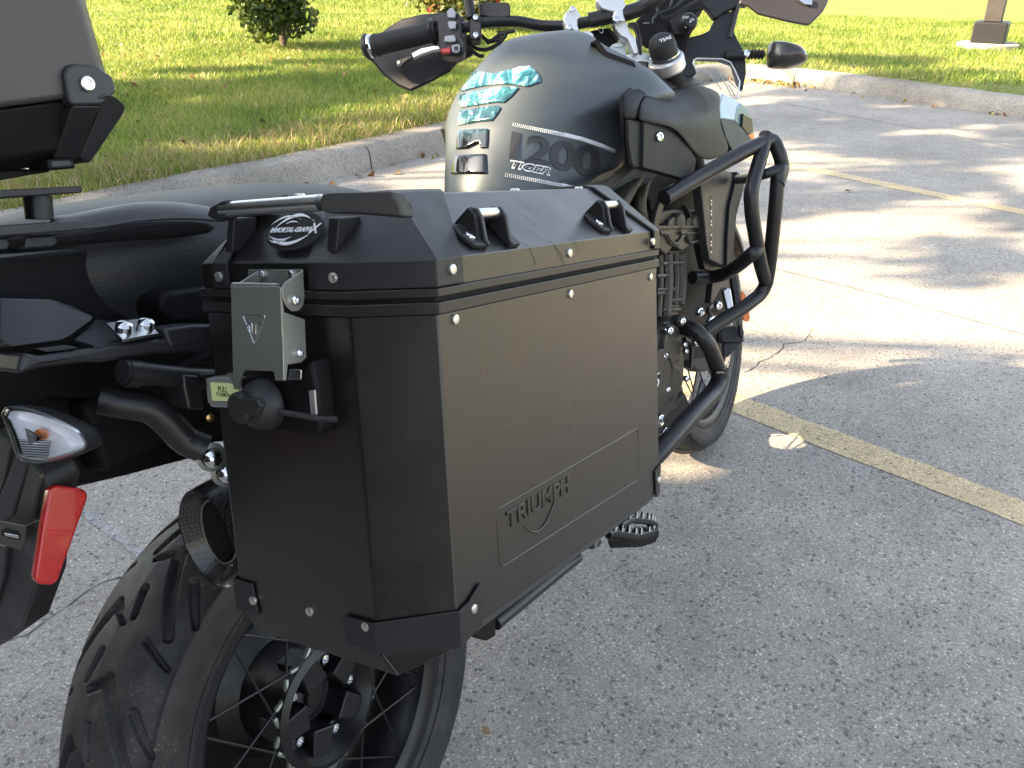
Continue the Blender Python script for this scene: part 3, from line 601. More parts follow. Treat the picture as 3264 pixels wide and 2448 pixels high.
# ================================================================== MOTORCYCLE: wheels
bike = thing('motorcycle', 'matt grey adventure motorcycle leaning on its side stand across the parking bay', 'motorcycle', BIKE_M)
RAKE = math.radians(23.2); AXP = np.array([1.62, 0, 0]); AXD = np.array([-math.sin(RAKE), 0, math.cos(RAKE)]); STEER = .06
RS = np.array(Matrix.Rotation(STEER, 3, Vector(AXD)))
def steer(p): return AXP + RS @ (np.array(p, float) - AXP)
STEER_M = Matrix.Translation(AXP) @ Matrix.Rotation(STEER, 4, Vector(AXD)) @ Matrix.Translation(-AXP)
def seg_dist(U, Vv, a, b):
    ax_, ay_ = a; bx_, by_ = b; dx, dy = bx_ - ax_, by_ - ay_; t = np.clip(((U - ax_) * dx + (Vv - ay_) * dy) / (dx * dx + dy * dy), 0, 1)
    return np.hypot(U - ax_ - t * dx, Vv - ay_ - t * dy), t
def tyre(name, R, w, rim, segs_, pitch_n, parent, nu=1300, nv=150):
    a = w / 2; th = np.linspace(0, 2 * np.pi, nu, endpoint=False)
    prof = catmull([(rim + .004, -a * .76, 0), (rim + .016, -a * .90, 0), (rim + (R - rim) * .46, -a * 1.0, 0), (rim + (R - rim) * .68, -a * .985, 0), (R - .030, -a * .90, 0), (R - .0135, -a * .66, 0), (R - .0035, -a * .34, 0), (R, 0, 0)], 6)
    half = np.array([(p[0], p[1]) for p in prof]); full = np.vstack([half, (half * [1, -1])[::-1][1:]])
    L_ = np.r_[0, np.cumsum(np.linalg.norm(np.diff(full, axis=0), axis=1))]; s_ = np.linspace(0, L_[-1], 2001); q_ = np.interp(s_, L_, full[:, 0]); wt = np.where(q_ > R - .035, 1., .16); cw = np.cumsum(wt); s_ = np.interp(np.linspace(cw[0], cw[-1], nv), cw, s_); rr = np.interp(s_, L_, full[:, 0]); yy = np.interp(s_, L_, full[:, 1]); arc = s_ - L_[-1] / 2
    drr, dyy = np.gradient(rr, s_), np.gradient(yy, s_); nl = np.hypot(drr, dyy); nr, ny = -dyy / nl, drr / nl
    if nr[nv // 2] < 0: nr, ny = -nr, -ny
    U, Vv = np.meshgrid(th * R, arc, indexing='ij'); P = 2 * np.pi * R / pitch_n; dep = np.zeros_like(U)
    for side in (1, -1):
        off = 0 if side == 1 else P / 2; Um = (U + off) % P
        for (a0, b0, wd) in segs_:
            for sh in (-P, 0, P):
                d, t = seg_dist(Um + sh, Vv * -side, a0, b0); wl_ = wd * (1 - .25 * t)
                dep = np.maximum(dep, np.clip((wl_ / 2 - d) / .0011 + .5, 0, 1))
    dep *= .0078
    RR = rr[None] - nr[None] * dep; YY = yy[None] - ny[None] * dep
    # moulded ring near the bead
    RR = RR + 0 * U; X = RR * np.cos(th)[:, None]; Z = RR * np.sin(th)[:, None]
    Vt = np.stack([X, YY + 0 * X, Z], -1).reshape(-1, 3)
    i, j = np.meshgrid(np.arange(nu), np.arange(nv - 1), indexing='ij'); i2 = (i + 1) % nu
    Fq = np.stack([i * nv + j, i2 * nv + j, i2 * nv + j + 1, i * nv + j + 1], -1).reshape(-1, 4)
    me = bpy.data.meshes.new(name); me.vertices.add(len(Vt)); me.vertices.foreach_set('co', Vt.ravel()); me.loops.add(Fq.size); me.loops.foreach_set('vertex_index', Fq.ravel())
    me.polygons.add(len(Fq)); me.polygons.foreach_set('loop_start', np.arange(len(Fq)) * 4); me.update(calc_edges=True); me.polygons.foreach_set('use_smooth', [True] * len(Fq)); me.materials.append(M_rubber)
    o = bpy.data.objects.new(name, me); C.objects.link(o); o.parent = parent; return o
treadr = [((.000, .020), (.092, .066), .0155), ((.000, .020), (.016, -.006), .0125), ((.052, .008), (.084, .016), .0105), ((.026, .060), (.070, .088), .0115), ((.104, .045), (.126, .080), .007)]
def wheel(name, ctr_, R, w, rim, M_, segs_, pn, nspoke, flip=1):
    e_ = bpy.data.objects.new(name, None); C.objects.link(e_); e_.parent = bike; e_.matrix_basis = M_ @ Matrix.Translation(ctr_); e_.empty_display_size = .1
    ty = tyre('tyre', R, w, rim, segs_, pn, e_)
    a = w / 2 * .80
    for s_ in (-1, 1):
        for rr_ in (rim + .022, rim + .012):
            ring_ = [(rr_ * math.cos(t), s_ * (w / 2 * (.935 if rr_ > rim + .015 else .865) ), rr_ * math.sin(t)) for t in np.linspace(0, 2 * math.pi, 97)]
            tube('bead_line', ring_, .0012, M_rubber, e_, res=6, caps=False, smooth=60)
    turned('rim', (0, 0, 0), (0, 1, 0), [(rim + .010, -a), (rim + .009, -a - .004), (rim - .002, -a - .003), (rim - .012, -a + .004), (rim - .016, -a + .018), (rim - .028, -a + .034), (rim - .030, 0), (rim - .028, a - .034), (rim - .016, a - .018), (rim - .012, a - .004), (rim - .002, a + .003), (rim + .009, a + .004), (rim + .010, a),
        (rim + .002, a - .006), (rim - .006, a - .02), (rim - .016, a - .036), (rim - .018, 0), (rim - .016, -a + .036), (rim - .006, -a + .02), (rim + .002, -a + .006), (rim + .010, -a)], M_gloss, e_, res=128, caps=False, smooth=35)
    return e_
rw = wheel('rear_wheel', (0, 0, .318), .318, .170, .214, Matrix.Identity(4), treadr, 13, 16)
# hub: dished casting with an open five-arm front, deep set cap
hub = turned('hub', (0, 0, 0), (0, -1, 0), [(.030, -.055), (.098, -.055), (.100, -.045), (.074, -.03), (.068, .0), (.072, .045), (.086, .054), (.088, .064), (.078, .068), (.066, .052), (.055, .030), (.045, .018), (.030, .016)], M_gloss, rw, res=64, caps=False)
turned('hub_cap', (0, -.010, 0), (0, -1, 0), [(.040, -.01), (.038, .010), (.0345, .016), (.031, .0165), (.029, .012), (.022, .014), (1e-5, .0165)], M_plast2, rw, res=48)
for k in range(5):
    a = 2 * math.pi * k / 5 + .5; ca, sa = math.cos(a), math.sin(a); t_ = np.array([-sa, 0, ca]); d_ = np.array([ca, 0, sa])
    arm = slab('hub_arm', [d_ * .033 + t_ * .019, d_ * .080 + t_ * .015, d_ * .080 - t_ * .015, d_ * .033 - t_ * .019], (0, -.045, 0), M_gloss, rw, bevel=.003); arm.location = (0, -.014, 0)
    a2 = a + math.pi / 5; c_ = np.array([math.cos(a2) * .056, -.036, math.sin(a2) * .056]); turned('bolt_tube', c_, (0, -1, 0), [(.012, -.02), (.012, .008), (.0085, .010), (.0085, .002)], M_gloss, rw, res=20)
    stud('wheel_bolt', c_ + np.array([0, -.008, 0]), (0, -1, 0), .0075, .005, M_chrome, rw, hexr=1)
stud('axle_nut', (0, -.03, 0), (0, -1, 0), .012, .004, M_black_deep, rw)
def spokes(par, hubr, hy, rimr, ry, n, ang, mat=M_gloss, rad=.0021):
    sp = {}
    for side in (-1, 1):
        for k in range(n):
            for dirn in (-1, 1):
                a0 = 2 * math.pi * k / n + (side > 0) * math.pi / n; a1 = a0 + dirn * ang
                A_ = np.array([hubr * math.cos(a1), side * hy, hubr * math.sin(a1)]); B_ = np.array([rimr * math.cos(a0 + dirn * .035), side * ry, rimr * math.sin(a0 + dirn * .035)])
                L__ = np.linalg.norm(B_ - A_); key = (round(L__, 4),)
                u, v, w_ = basis(B_ - A_); Mx = frame_m(A_, u, v, w_)
                for nm, prof, mt in (('spoke', [(rad, 0), (rad, L__)], mat), ('spoke_nipple', [(.0038, .004), (.0038, .017), (.0026, .019)], M_steel)):
                    if (nm, key) not in sp: o = turned(nm, (0, 0, 0), (0, 0, 1), prof, mt, par, res=8); sp[(nm, key)] = o.data
                    else: o = bpy.data.objects.new(nm, sp[(nm, key)]); C.objects.link(o); o.parent = par
                    o.matrix_basis = Mx
spokes(rw, .083, .058, .202, .054, 12, .75, rad=.0018)
# left side brake and drive unit fill the far half of the wheel
turned('drive_housing', (0, .05, .318), (0, 1, 0), [(.02, -.01), (.09, -.006), (.145, .004), (.155, .02), (.14, .06), (.07, .09), (.02, .10)], M_dark, bike, res=32)
turned('brake_disc', (0, .0, 0), (0, 1, 0), [(.085, .060), (.141, .060), (.141, .065), (.085, .065), (.085, .060)], M_steel, rw, res=64, caps=False)
slab('swingarm', [(.0, .09, .37), (.12, .09, .40), (.48, .09, .44), (.50, .09, .33), (.12, .09, .25), (.0, .09, .25)], (0, .06, 0), M_dark, bike, bevel=.012, segs=3)
tube('torque_arm', [(0.02, .10, .42), (.25, .10, .50), (.48, .10, .54)], .014, M_dark, bike)
slab('inner_mudguard', [(.16, -.07, .66), (.30, -.07, .62), (.42, -.07, .52), (.46, -.07, .30), (.40, -.07, .30), (.34, -.07, .50), (.28, -.07, .56), (.16, -.07, .62)], (0, .15, 0), M_dark, bike, bevel=.006)

# ---------------------------------------------------------------- front wheel, turned with the steering
treadf = [((.000, .010), (.070, .046), .007), ((.05, .004), (.075, .014), .005), ((.03, .045), (.055, .058), .005)]
fw = wheel('front_wheel', (1.48, 0, .335), .325, .120, .243, STEER_M, treadf, 16, 16)
turned('hub', (0, 0, 0), (0, -1, 0), [(.02, -.06), (.05, -.058), (.045, -.03), (.03, 0), (.045, .03), (.05, .058), (.02, .06)], M_gloss, fw, res=32)
spokes(fw, .048, .050, .232, .040, 8, .85)
for s_ in (-1, 1):
    d_ = turned('brake_disc', (0, s_ * .066, 0), (0, s_, 0), [(.118, 0), (.155, 0), (.155, .004), (.118, .004), (.118, 0)], M_chrome, fw, res=72, caps=False)
    turned('disc_carrier', (0, s_ * .060, 0), (0, s_, 0), [(.04, 0), (.119, .004), (.119, .008), (.04, .006)], M_dark, fw, res=40)
    if s_ < 0:
        for k in range(48):
            a = 2 * math.pi * k / 48; r1 = (.126, .137, .147)[k % 3]; stud('disc_hole', (r1 * math.cos(a), -.0702, r1 * math.sin(a)), (0, -1, 0), .0033, .0003, M_black_deep, fw, res=10)
M_letter = nmat('raised tyre lettering', (.075, .072, .070), .6)
word = 'TOURANCE NEXT 2'
for rep in (0, 1):
    for i, ch in enumerate(word):
        if ch == ' ': continue
        a = math.radians(10) - i * math.radians(6.3) + rep * math.pi; d_ = np.array([math.cos(a), 0, math.sin(a)]); t_ = np.array([math.sin(a), 0, -math.cos(a)])
        text('raised_letter', ch, d_ * .2855 + np.array([0, -.0597, 0]), t_, d_, .026, M_letter, fw, depth=.0008, sx=1.0, offset=.0004)
# ================================================================== MOTORCYCLE: body
from mathutils.bvhtree import BVHTree
def Bt(crop, pts, ax, val): return trace(crop, pts, ax, val, 'B')
IN = (0, .03, 0)
def plate(name, crop, pts, ax, val, ext, mat, par=None, bevel=.003, segs=3, **kw): return slab(name, Bt(crop, pts, ax, val), ext, mat, par or bike, bevel=bevel, segs=segs, **kw)
def surf(name, crop, rows, ax, mat, par=None, th=.004, sub=2, **kw):
    R_ = [Bt(crop, r, ax, 0) for r in rows]; n = len(R_[0]); V = [p for r in R_ for p in r]
    F = [(j * n + i, j * n + i + 1, (j + 1) * n + i + 1, (j + 1) * n + i) for j in range(len(R_) - 1) for i in range(n - 1)]
    return mk(name, V, F, mat, par or bike, solid=th, subsurf=sub, **kw)
# ---------------------------------------------------------------- fuel tank
half = {.80: [(1.06, -.20), (.95, -.212), (.84, -.192), (.72, -.135), (.60, -.088), (.54, -.045), (.53, 0)],
        .92: [(1.06, -.20), (.95, -.208), (.87, -.196), (.76, -.143), (.66, -.100), (.602, -.051), (.594, 0)],
        .955: [(1.06, -.19), (.95, -.195), (.87, -.184), (.77, -.148), (.675, -.104), (.625, -.053), (.617, 0)],
        .978: [(1.06, -.215), (.95, -.225), (.88, -.214), (.775, -.160), (.686, -.109), (.641, -.054), (.633, 0)],
        .988: [(1.0, -.215), (.94, -.226), (.885, -.219), (.782, -.166), (.692, -.110), (.648, -.054), (.640, 0)],
        1.028: [(.955, -.185), (.93, -.199), (.89, -.199), (.81, -.160), (.73, -.110), (.688, -.053), (.680, 0)],
        1.038: [(.945, -.172), (.925, -.184), (.888, -.186), (.82, -.151), (.74, -.106), (.698, -.052), (.690, 0)],
        1.060: [(.95, -.138), (.93, -.148), (.885, -.146), (.835, -.126), (.76, -.095), (.72, -.050), (.712, 0)],
        1.08: [(.935, -.105), (.92, -.112), (.89, -.112), (.85, -.103), (.785, -.083), (.745, -.045), (.738, 0)],
        1.108: [(.94, -.07), (.93, -.08), (.90, -.08), (.865, -.074), (.825, -.060), (.79, -.036), (.782, 0)],
        1.120: [(.93, -.03), (.92, -.045), (.90, -.048), (.875, -.046), (.85, -.036), (.83, -.022), (.825, 0)]}
rings = []
for z, h in half.items(): rings.append([(x, y, z) for x, y in h] + [(x, -y, z) for x, y in h[:-1][::-1]])
tank = loft('fuel_tank', rings, M_tank, bike, subsurf=2)
bpy.context.view_layer.update()
dg = bpy.context.evaluated_depsgraph_get()
def bvh_of(o):
    ev = o.evaluated_get(bpy.context.evaluated_depsgraph_get()); me = ev.to_mesh(); b = BVHTree.FromPolygons([v.co.copy() for v in me.vertices], [tuple(p.vertices) for p in me.polygons]); ev.to_mesh_clear(); return b
tb = bvh_of(tank)
def hit(b, crop, p, off):
    q = survey(crop, p, 'd', 1.0, 'B'); d = Vector(q - CB).normalized(); h = b.ray_cast(Vector(CB), d)
    if h[0] is None:
        best = None
        for t in np.linspace(.6, 2, 60):
            pos = Vector(CB) + d * t; n_ = b.find_nearest(pos)
            if best is None or n_[3] < best[3]: best = n_
        h = best
    n = h[1]; n = -n if n.dot(d) > 0 else n
    return np.array(h[0] + n * off)
def decal(name, crop, b, polys, off, mat, par, cuts=0, quad=None, back=.002):
    """Thin applied graphic: 2D outlines laid onto the curved surface, with its own small thickness."""
    bm = bmesh.new()
    for pl in polys:
        vs_ = [bm.verts.new((p[0], p[1], 0)) for p in pl]; bm.faces.new(vs_)
    bmesh.ops.triangulate(bm, faces=bm.faces[:])
    if cuts: 
        for _ in range(cuts): bmesh.ops.subdivide_edges(bm, edges=bm.edges[:], cuts=1, use_grid_fill=True)
    V = [hit(b, crop, (v.co.x, v.co.y), off) for v in bm.verts]; F = [[v.index for v in f.verts] for f in bm.faces]
    bm.verts.index_update(); F = [[v.index for v in f.verts] for f in bm.faces]; bm.free()
    return mk(name, V, F, mat, par, solid=.0006, smooth=40)
def text_decal(name, s, crop, b, quad, off, mat, par, offset=0, shear=0):
    cu = bpy.data.curves.new(name, 'FONT'); cu.body = s; cu.size = 1; cu.offset = offset; cu.shear = shear; cu.space_character = .95; cu.resolution_u = 5
    t = bpy.data.objects.new(name, cu); C.objects.link(t); me = bpy.data.meshes.new_from_object(t); bpy.data.objects.remove(t)
    co = np.array([v.co[:] for v in me.vertices]); mn, mx_ = co.min(0), co.max(0); q = [np.array(p, float) for p in quad]; V = []
    for v in co:
        u = (v[0] - mn[0]) / (mx_[0] - mn[0]); w = (v[1] - mn[1]) / (mx_[1] - mn[1]); p = (q[3] * (1 - u) + q[2] * u) * (1 - w) + (q[0] * (1 - u) + q[1] * u) * w
        V.append(hit(b, crop, p, off))
    return mk(name, V, [tuple(p.vertices) for p in me.polygons], mat, par, smooth=0, recalc=False)
text_decal('printed_number', '1200', '2', tb, [(1398, 925), (2030, 1040), (2002, 1262), (1374, 1122)], .0018, M_num, tank, offset=.035)
text_decal('printed_name_outline', 'TIGER', '2', tb, [(1384, 1126), (1680, 1180), (1664, 1242), (1378, 1186)], .0016, M_white, tank, offset=.05, shear=.2)
text_decal('printed_name', 'TIGER', '2', tb, [(1392, 1137), (1668, 1188), (1654, 1231), (1388, 1176)], .0024, M_num, tank, offset=.005, shear=.2)
def dots(p0, p1, w0, w1, n, rows=3):
    out = []; p0, p1, w0, w1 = map(np.array, (p0, p1, w0, w1))
    for i in range(n):
        for r in range(rows):
            t = i / n; c = p0 + (p1 - p0) * t + (w0 * (1 - t) + w1 * t) * (r / rows); a = (p1 - p0) / n * (.45 + .5 * t); h = (w0 * (1 - t) + w1 * t) / rows * (.45 + .5 * t); out.append([c, c + a, c + a + h, c + h])
    return out
decal('printed_stripe', '2', tb, dots((1408, 868), (1762, 936), (-8, 26), (0, 30), 26) + [[(1762, 934), (1900, 968), (2030, 1012), (2168, 1074), (2168, 1100), (2020, 1040), (1890, 995), (1762, 966)]], .0008, M_white, tank)
decal('printed_stripe', '2', tb, dots((1352, 1222), (1740, 1292), (-6, 28), (0, 26), 28) + [[(1742, 1290), (1836, 1310), (1800, 1332), (1742, 1318)]], .0008, M_white, tank)
def padmat():
    m_ = bpy.data.materials.new('printed tank pad'); m_.use_nodes = True; t = m_.node_tree; b = t.nodes['Principled BSDF']; L = t.links.new; N = t.nodes.new
    tc = N('ShaderNodeTexCoord'); mp = N('ShaderNodeMapping'); mp.inputs['Scale'].default_value = (9, 34, 22); mp.inputs['Rotation'].default_value = (.5, .3, .2)
    n1 = N('ShaderNodeTexNoise'); n1.inputs['Scale'].default_value = 1; n1.inputs['Detail'].default_value = 7; n1.inputs['Roughness'].default_value = .7; n1.inputs['Distortion'].default_value = 1.2
    L(tc.outputs['Object'], mp.inputs[0]); L(mp.outputs[0], n1.inputs[0]); r = N('ShaderNodeValToRGB')
    st_ = [(0, (.005, .02, .03)), (.42, (.012, .09, .12)), (.50, (.05, .26, .32)), (.56, (.45, .62, .66)), (.62, (.85, .88, .88)), (.66, (.35, .05, .05)), (.70, (.05, .2, .26))]
    while len(r.color_ramp.elements) < len(st_): r.color_ramp.elements.new(.5)
    for e_, (p, c) in zip(r.color_ramp.elements, st_): e_.position = p; e_.color = (*c, 1)
    sp = N('ShaderNodeSeparateXYZ'); L(tc.outputs['Object'], sp.inputs[0]); mr = N('ShaderNodeMapRange'); mr.inputs[1].default_value = .965; mr.inputs[2].default_value = 1.06; mr.inputs[3].default_value = .0; mr.inputs[4].default_value = 1.; L(sp.outputs[2], mr.inputs[0])
    mx = N('ShaderNodeMix'); mx.data_type = 'RGBA'; mx.inputs[6].default_value = (.006, .008, .010, 1); L(mr.outputs[0], mx.inputs[0]); L(n1.outputs[0], r.inputs[0]); L(r.outputs[0], mx.inputs[7]); L(mx.outputs[2], b.inputs['Base Color'])
    b.inputs['Roughness'].default_value = .12; b.inputs['Coat Weight'].default_value = 1; b.inputs['Coat Roughness'].default_value = .05
    return m_
M_pad = padmat()
pads = [[(1100, 530), (1150, 505), (1200, 515), (1270, 525), (1400, 495), (1450, 478), (1520, 470), (1560, 500), (1590, 545), (1598, 582), (1500, 615), (1400, 598), (1290, 598), (1200, 612), (1110, 630), (1040, 650), (1058, 590)],
        [(1040, 672), (1120, 650), (1200, 640), (1290, 622), (1390, 616), (1448, 622), (1400, 680), (1345, 728), (1280, 728), (1200, 738), (1110, 752), (1035, 764), (1030, 715)],
        [(1035, 786), (1110, 775), (1200, 760), (1300, 748), (1322, 765), (1300, 805), (1260, 855), (1170, 862), (1100, 875), (1020, 888), (1025, 830)],
        [(1020, 925), (1090, 918), (1160, 912), (1236, 912), (1232, 990), (1225, 1046), (1180, 1048), (1170, 1010), (1090, 1050), (1010, 1056), (1014, 990)],
        [(1005, 1100), (1110, 1092), (1215, 1088), (1220, 1160), (1222, 1226), (1100, 1228), (975, 1229), (985, 1170)]]
for i, pl in enumerate(pads): decal('tank_pad_panel', '2', tb, [pl], .0022, M_pad, tank, cuts=2)
star = lambda cx, cy, r: [(cx + r * (1 if k % 2 == 0 else .42) * math.sin(k * math.pi / 5), cy - r * 1.1 * (1 if k % 2 == 0 else .42) * math.cos(k * math.pi / 5)) for k in range(10)]
for cx, cy, r in ((1175, 665, 28), (1105, 708, 22), (1148, 735, 22), (1118, 800, 26), (1065, 715, 14)): decal('printed_star', '2', tb, [star(cx, cy, r)], .0028, M_blue, tank)
# ---------------------------------------------------------------- seat and tail
seat = []
for x, w, zt, zs in ((-.225, .05, .995, .96), (-.20, .105, 1.012, .95), (-.13, .135, 1.019, .94), (-.05, .15, 1.011, .93), (.05, .155, 1.001, .92), (.14, .16, .990, .90), (.21, .16, .974, .88), (.28, .155, .945, .86), (.34, .15, .90, .84), (.42, .14, .872, .82), (.52, .12, .868, .80), (.60, .10, .86, .80)):
    pr_ = [(w * .80, zs - .07), (w * 1.0, zs - .01), (w * 1.02, zs + (zt - zs) * .35), (w * .93, zs + (zt - zs) * .72), (w * .62, zt - .007), (w * .25, zt)]
    seat.append([(x, -y, z) for y, z in pr_] + [(x, y, z) for y, z in pr_[::-1]])
loft('seat', seat, M_seat, bike, subsurf=2)
loft('seat_base', [[(x, -.12, .78), (x, -.12, .855), (x, .12, .855), (x, .12, .78)] for x in (-.22, .1, .5)], M_dark, bike, bevel=.01)
# grab rail beside the seat
rail = surf('grab_rail', 'b1', [[(690, 848, -.150), (900, 842, -.150), (1160, 790, -.150), (1500, 715, -.150), (1850, 650, -.150), (2250, 632, -.150), (2600, 650, -.152), (3000, 710, -.158), (3200, 770, -.16)],
    [(700, 870, -.168), (900, 872, -.168), (1170, 850, -.168), (1500, 790, -.168), (1850, 730, -.168), (2250, 700, -.168), (2600, 720, -.168), (3000, 790, -.17), (3200, 830, -.17)],
    [(700, 960, -.178), (900, 965, -.178), (1190, 1010, -.178), (1500, 970, -.178), (1850, 900, -.178), (2200, 870, -.178), (2600, 850, -.178), (3000, 880, -.178), (3200, 900, -.178)],
    [(700, 1000, -.176), (900, 1010, -.176), (1190, 1040, -.176), (1500, 990, -.176), (1850, 925, -.176), (2200, 890, -.176), (2600, 870, -.176), (3000, 900, -.176), (3200, 915, -.176)]], 'y', M_plast2, sub=1)
surf('rail_skirt', 'b1', [[(-30, 1120, -.172), (400, 1090, -.172), (900, 1080, -.172), (1190, 1046, -.172), (1500, 995, -.172), (1850, 930, -.172), (2200, 900, -.172), (3100, 900, -.172)],
    [(-30, 1330, -.158), (400, 1290, -.158), (800, 1280, -.158), (1200, 1240, -.158), (1500, 1220, -.155), (1850, 1190, -.155), (2200, 1175, -.155), (3100, 1100, -.155)]], 'y', M_plast, sub=1)
for pts in ([(360, 1130), (770, 1100), (830, 1210), (760, 1270), (350, 1300)], [(-20, 1150), (110, 1140), (150, 1240), (120, 1310), (-20, 1320)]): plate('skirt_boss', 'b1', pts, 'y', -.174, (0, .01, 0), M_plast2, bevel=.002)
# luggage rack: lower block, spool, upper plate, bent rod and blade
plate('rack_block', 'b1', [(-40, 975), (1150, 892), (1185, 1010), (1150, 1035), (700, 1070), (-40, 1125)], 'y', -.19, (0, .035, 0), M_plast2, bevel=.003)
sp0, sp1 = Bt('b1', [(530, 545), (560, 880)], 'y', -.165); tube('rack_spool', [sp0, sp1], .0105, M_gloss, bike, res=24, smooth=60)
plate('rack_plate', 'b1', [(-60, 470), (1140, 408), (1172, 430), (1175, 480), (1140, 505), (-60, 585)], 'y', -.185, (0, .16, 0), M_plast, bevel=.002)
tube('rack_rod', fillet(Bt('b1', [(-60, 170), (520, 165), (560, 150), (620, 50), (680, 20)], 'y', -.12), .006), .0034, M_chrome, bike, res=12)
tube('rack_rod', Bt('b1', [(180, 130), (290, 20)], 'y', -.10), .004, M_chrome, bike, res=12)
plate('rack_blade', 'b1', [(-60, 190), (690, 190), (700, 215), (400, 260), (-60, 345)], 'y', -.15, (0, .22, 0), M_dark, bevel=.0015)
plate('rack_strut', 'b1', [(500, 10), (620, 20), (560, 130), (400, 130)], 'y', -.08, (0, .06, 0), M_dark, bevel=.0015)
# cowls
plate('tail_cowl', 'b2', [(-40, 215, -.15), (740, 235, -.15), (1040, 340, -.155), (1325, 480, -.16), (1310, 520, -.17), (1000, 760, -.19), (880, 810, -.195), (180, 905, -.195), (80, 880, -.19), (-40, 800, -.185)], 'y', -.17, (0, .04, -.005), M_plast2, bevel=.003)
plate('rack_arm', 'b2', [(260, 1310), (335, 985), (560, 1035), (1280, 940), (1480, 900), (1740, 860), (2212, 800), (3300, 690), (3300, 960), (2212, 1020), (1750, 1090), (1430, 1140), (1300, 1130), (620, 1210)], 'y', -.205, (0, .04, 0), M_plast2, bevel=.005)
plate('rack_arm_top', 'b2', [(1040, 800, -.19), (1220, 640, -.17), (1350, 510, -.15), (1560, 540, -.15), (2000, 480, -.15), (2250, 700, -.20), (1740, 850, -.204), (1480, 900, -.204), (1300, 935, -.204), (1320, 880, -.2)], 'y', -.17, (0, .02, -.012), M_plast, bevel=.003)
ap = plate('adaptor_plate', 'a1', [(935, 1325, -.188), (1275, 1280, -.188), (1400, 1415, -.208), (1080, 1470, -.208)], 'y', -.17, (0, .001, -.003), M_alu, bevel=.0006)
for p in ((1090, 1385), (1283, 1360)): stud('dome_nut', survey('a1', p, 'y', -.200), (0, -.5, .85), .0072, .007, M_chrome, ap, dome=1.2)
plate('arm_slot', 'b2', [(520, 940), (940, 885), (1110, 920), (980, 955), (650, 985)], 'y', -.200, (0, .01, 0), M_plast2, bevel=.001)
plate('grab_bar', 'a1', [(1440, 1375), (1700, 1340), (1905, 1335), (1915, 1490), (1500, 1560), (1470, 1450)], 'y', -.206, (0, .03, 0), M_plast2, bevel=.004)
plate('tool_box', 'a1', [(1400, 1130), (1470, 1045), (1860, 995), (2000, 990), (2000, 1330), (1520, 1330), (1440, 1240)], 'y', -.16, (0, .06, 0), M_dark, bevel=.006)
plate('under_seat_panel', 'D', [(-30, 560), (300, 520), (480, 500), (520, 700), (540, 950), (430, 960), (300, 870), (120, 860), (-30, 900)], 'y', -.115, (0, .23, 0), M_dark, bevel=.006)
# case mount
tube('case_mount_tube', Bt('a4', [(860, 75), (1300, 118), (1560, 130)], 'y', -.21), .0100, M_tube, bike, res=20)
turned('case_mount_collar', survey('a4', (930, 90), 'y', -.21), survey('a4', (1300, 118), 'y', -.21) - survey('a4', (930, 90), 'y', -.21), [(.0115, -.006), (.0115, .006)], M_tube, bike, res=20)
plate('case_mount_block', 'a4', [(1290, 95), (1415, 105), (1445, 350), (1330, 345), (1300, 200)], 'y', -.225, (0, .03, 0), M_tube, bevel=.003)
plate('case_mount_block', 'a4', [(1400, 95), (1570, 80), (1600, 120), (1440, 130)], 'y', -.225, (0, .03, 0), M_tube, bevel=.002)
# exhaust hanger
hg = [Bt('a4', [p], 'y', y)[0] for p, y in (((700, 270), -.17), ((860, 300), -.18), ((1060, 340), -.19), ((1180, 430), -.195), ((1310, 560), -.20), ((1450, 620), -.21))]
tube('exhaust_hanger', catmull(hg, 6), .0135, M_tube, bike, res=18, smooth=60)
hb = plate('exhaust_hanger_plate', 'a4', [(1340, 560), (1490, 560), (1570, 610), (1650, 690), (1680, 860), (1600, 850), (1450, 740), (1400, 660)], 'y', -.215, (0, .010, 0), M_tube, bevel=.003)
for p in ((1492, 678), (1592, 785)):
    c = survey('a4', p, 'y', -.217); turned('washer', c, (-.6, -1, .1), [(.0135, 0), (.0135, .0015), (.0095, .003), (.0095, .0)], M_steel, hb, res=24); stud('dome_bolt', c + np.array([-.001, -.002, 0]), (-.6, -1, .1), .0085, .008, M_chrome, hb, dome=1.5)
# silencer
XR = -.150
o1 = catmull(Bt('a4', [(1250, 1150), (1262, 1010), (1300, 930), (1370, 905), (1450, 945), (1545, 1060), (1620, 1230), (1680, 1400), (1700, 1520), (1640, 1600), (1540, 1600), (1440, 1530), (1350, 1410), (1275, 1260)], 'x', XR), 3)[:-1]
cO = np.mean(o1, 0)
ip = catmull(Bt('a4', [(1360, 1150), (1365, 1060), (1410, 1012), (1460, 1035), (1530, 1120), (1585, 1240), (1607, 1350), (1590, 1430), (1530, 1462), (1465, 1420), (1410, 1330), (1370, 1230)], 'x', XR), 3)[:-1]
axx = np.array([.95, .02, -.10])
def grow(r, s_, d=0., c=None): c = np.mean(r, 0) if c is None else c; return [c + (p - c) * s_ + axx * d for p in r]
n_ = len(o1)
sil = loft('silencer', [grow(o1, .97, .0), grow(o1, 1.0, .006), grow(o1, 1.06, .06), grow(o1, 1.10, .12), grow(o1, 1.12, .34), grow(o1, .8, .42)], M_carbon, bike, smooth=50, caps=False)
def resamp(r, n):
    L_ = np.r_[0, np.cumsum([np.linalg.norm(np.array(r[(i + 1) % len(r)]) - r[i]) for i in range(len(r))])]; P = np.array(list(r) + [r[0]])
    return [np.array([np.interp(s_, L_, P[:, k]) for k in range(3)]) for s_ in np.linspace(0, L_[-1], n, endpoint=False)]
ipr = resamp(ip, n_); o1r = resamp(o1, n_)
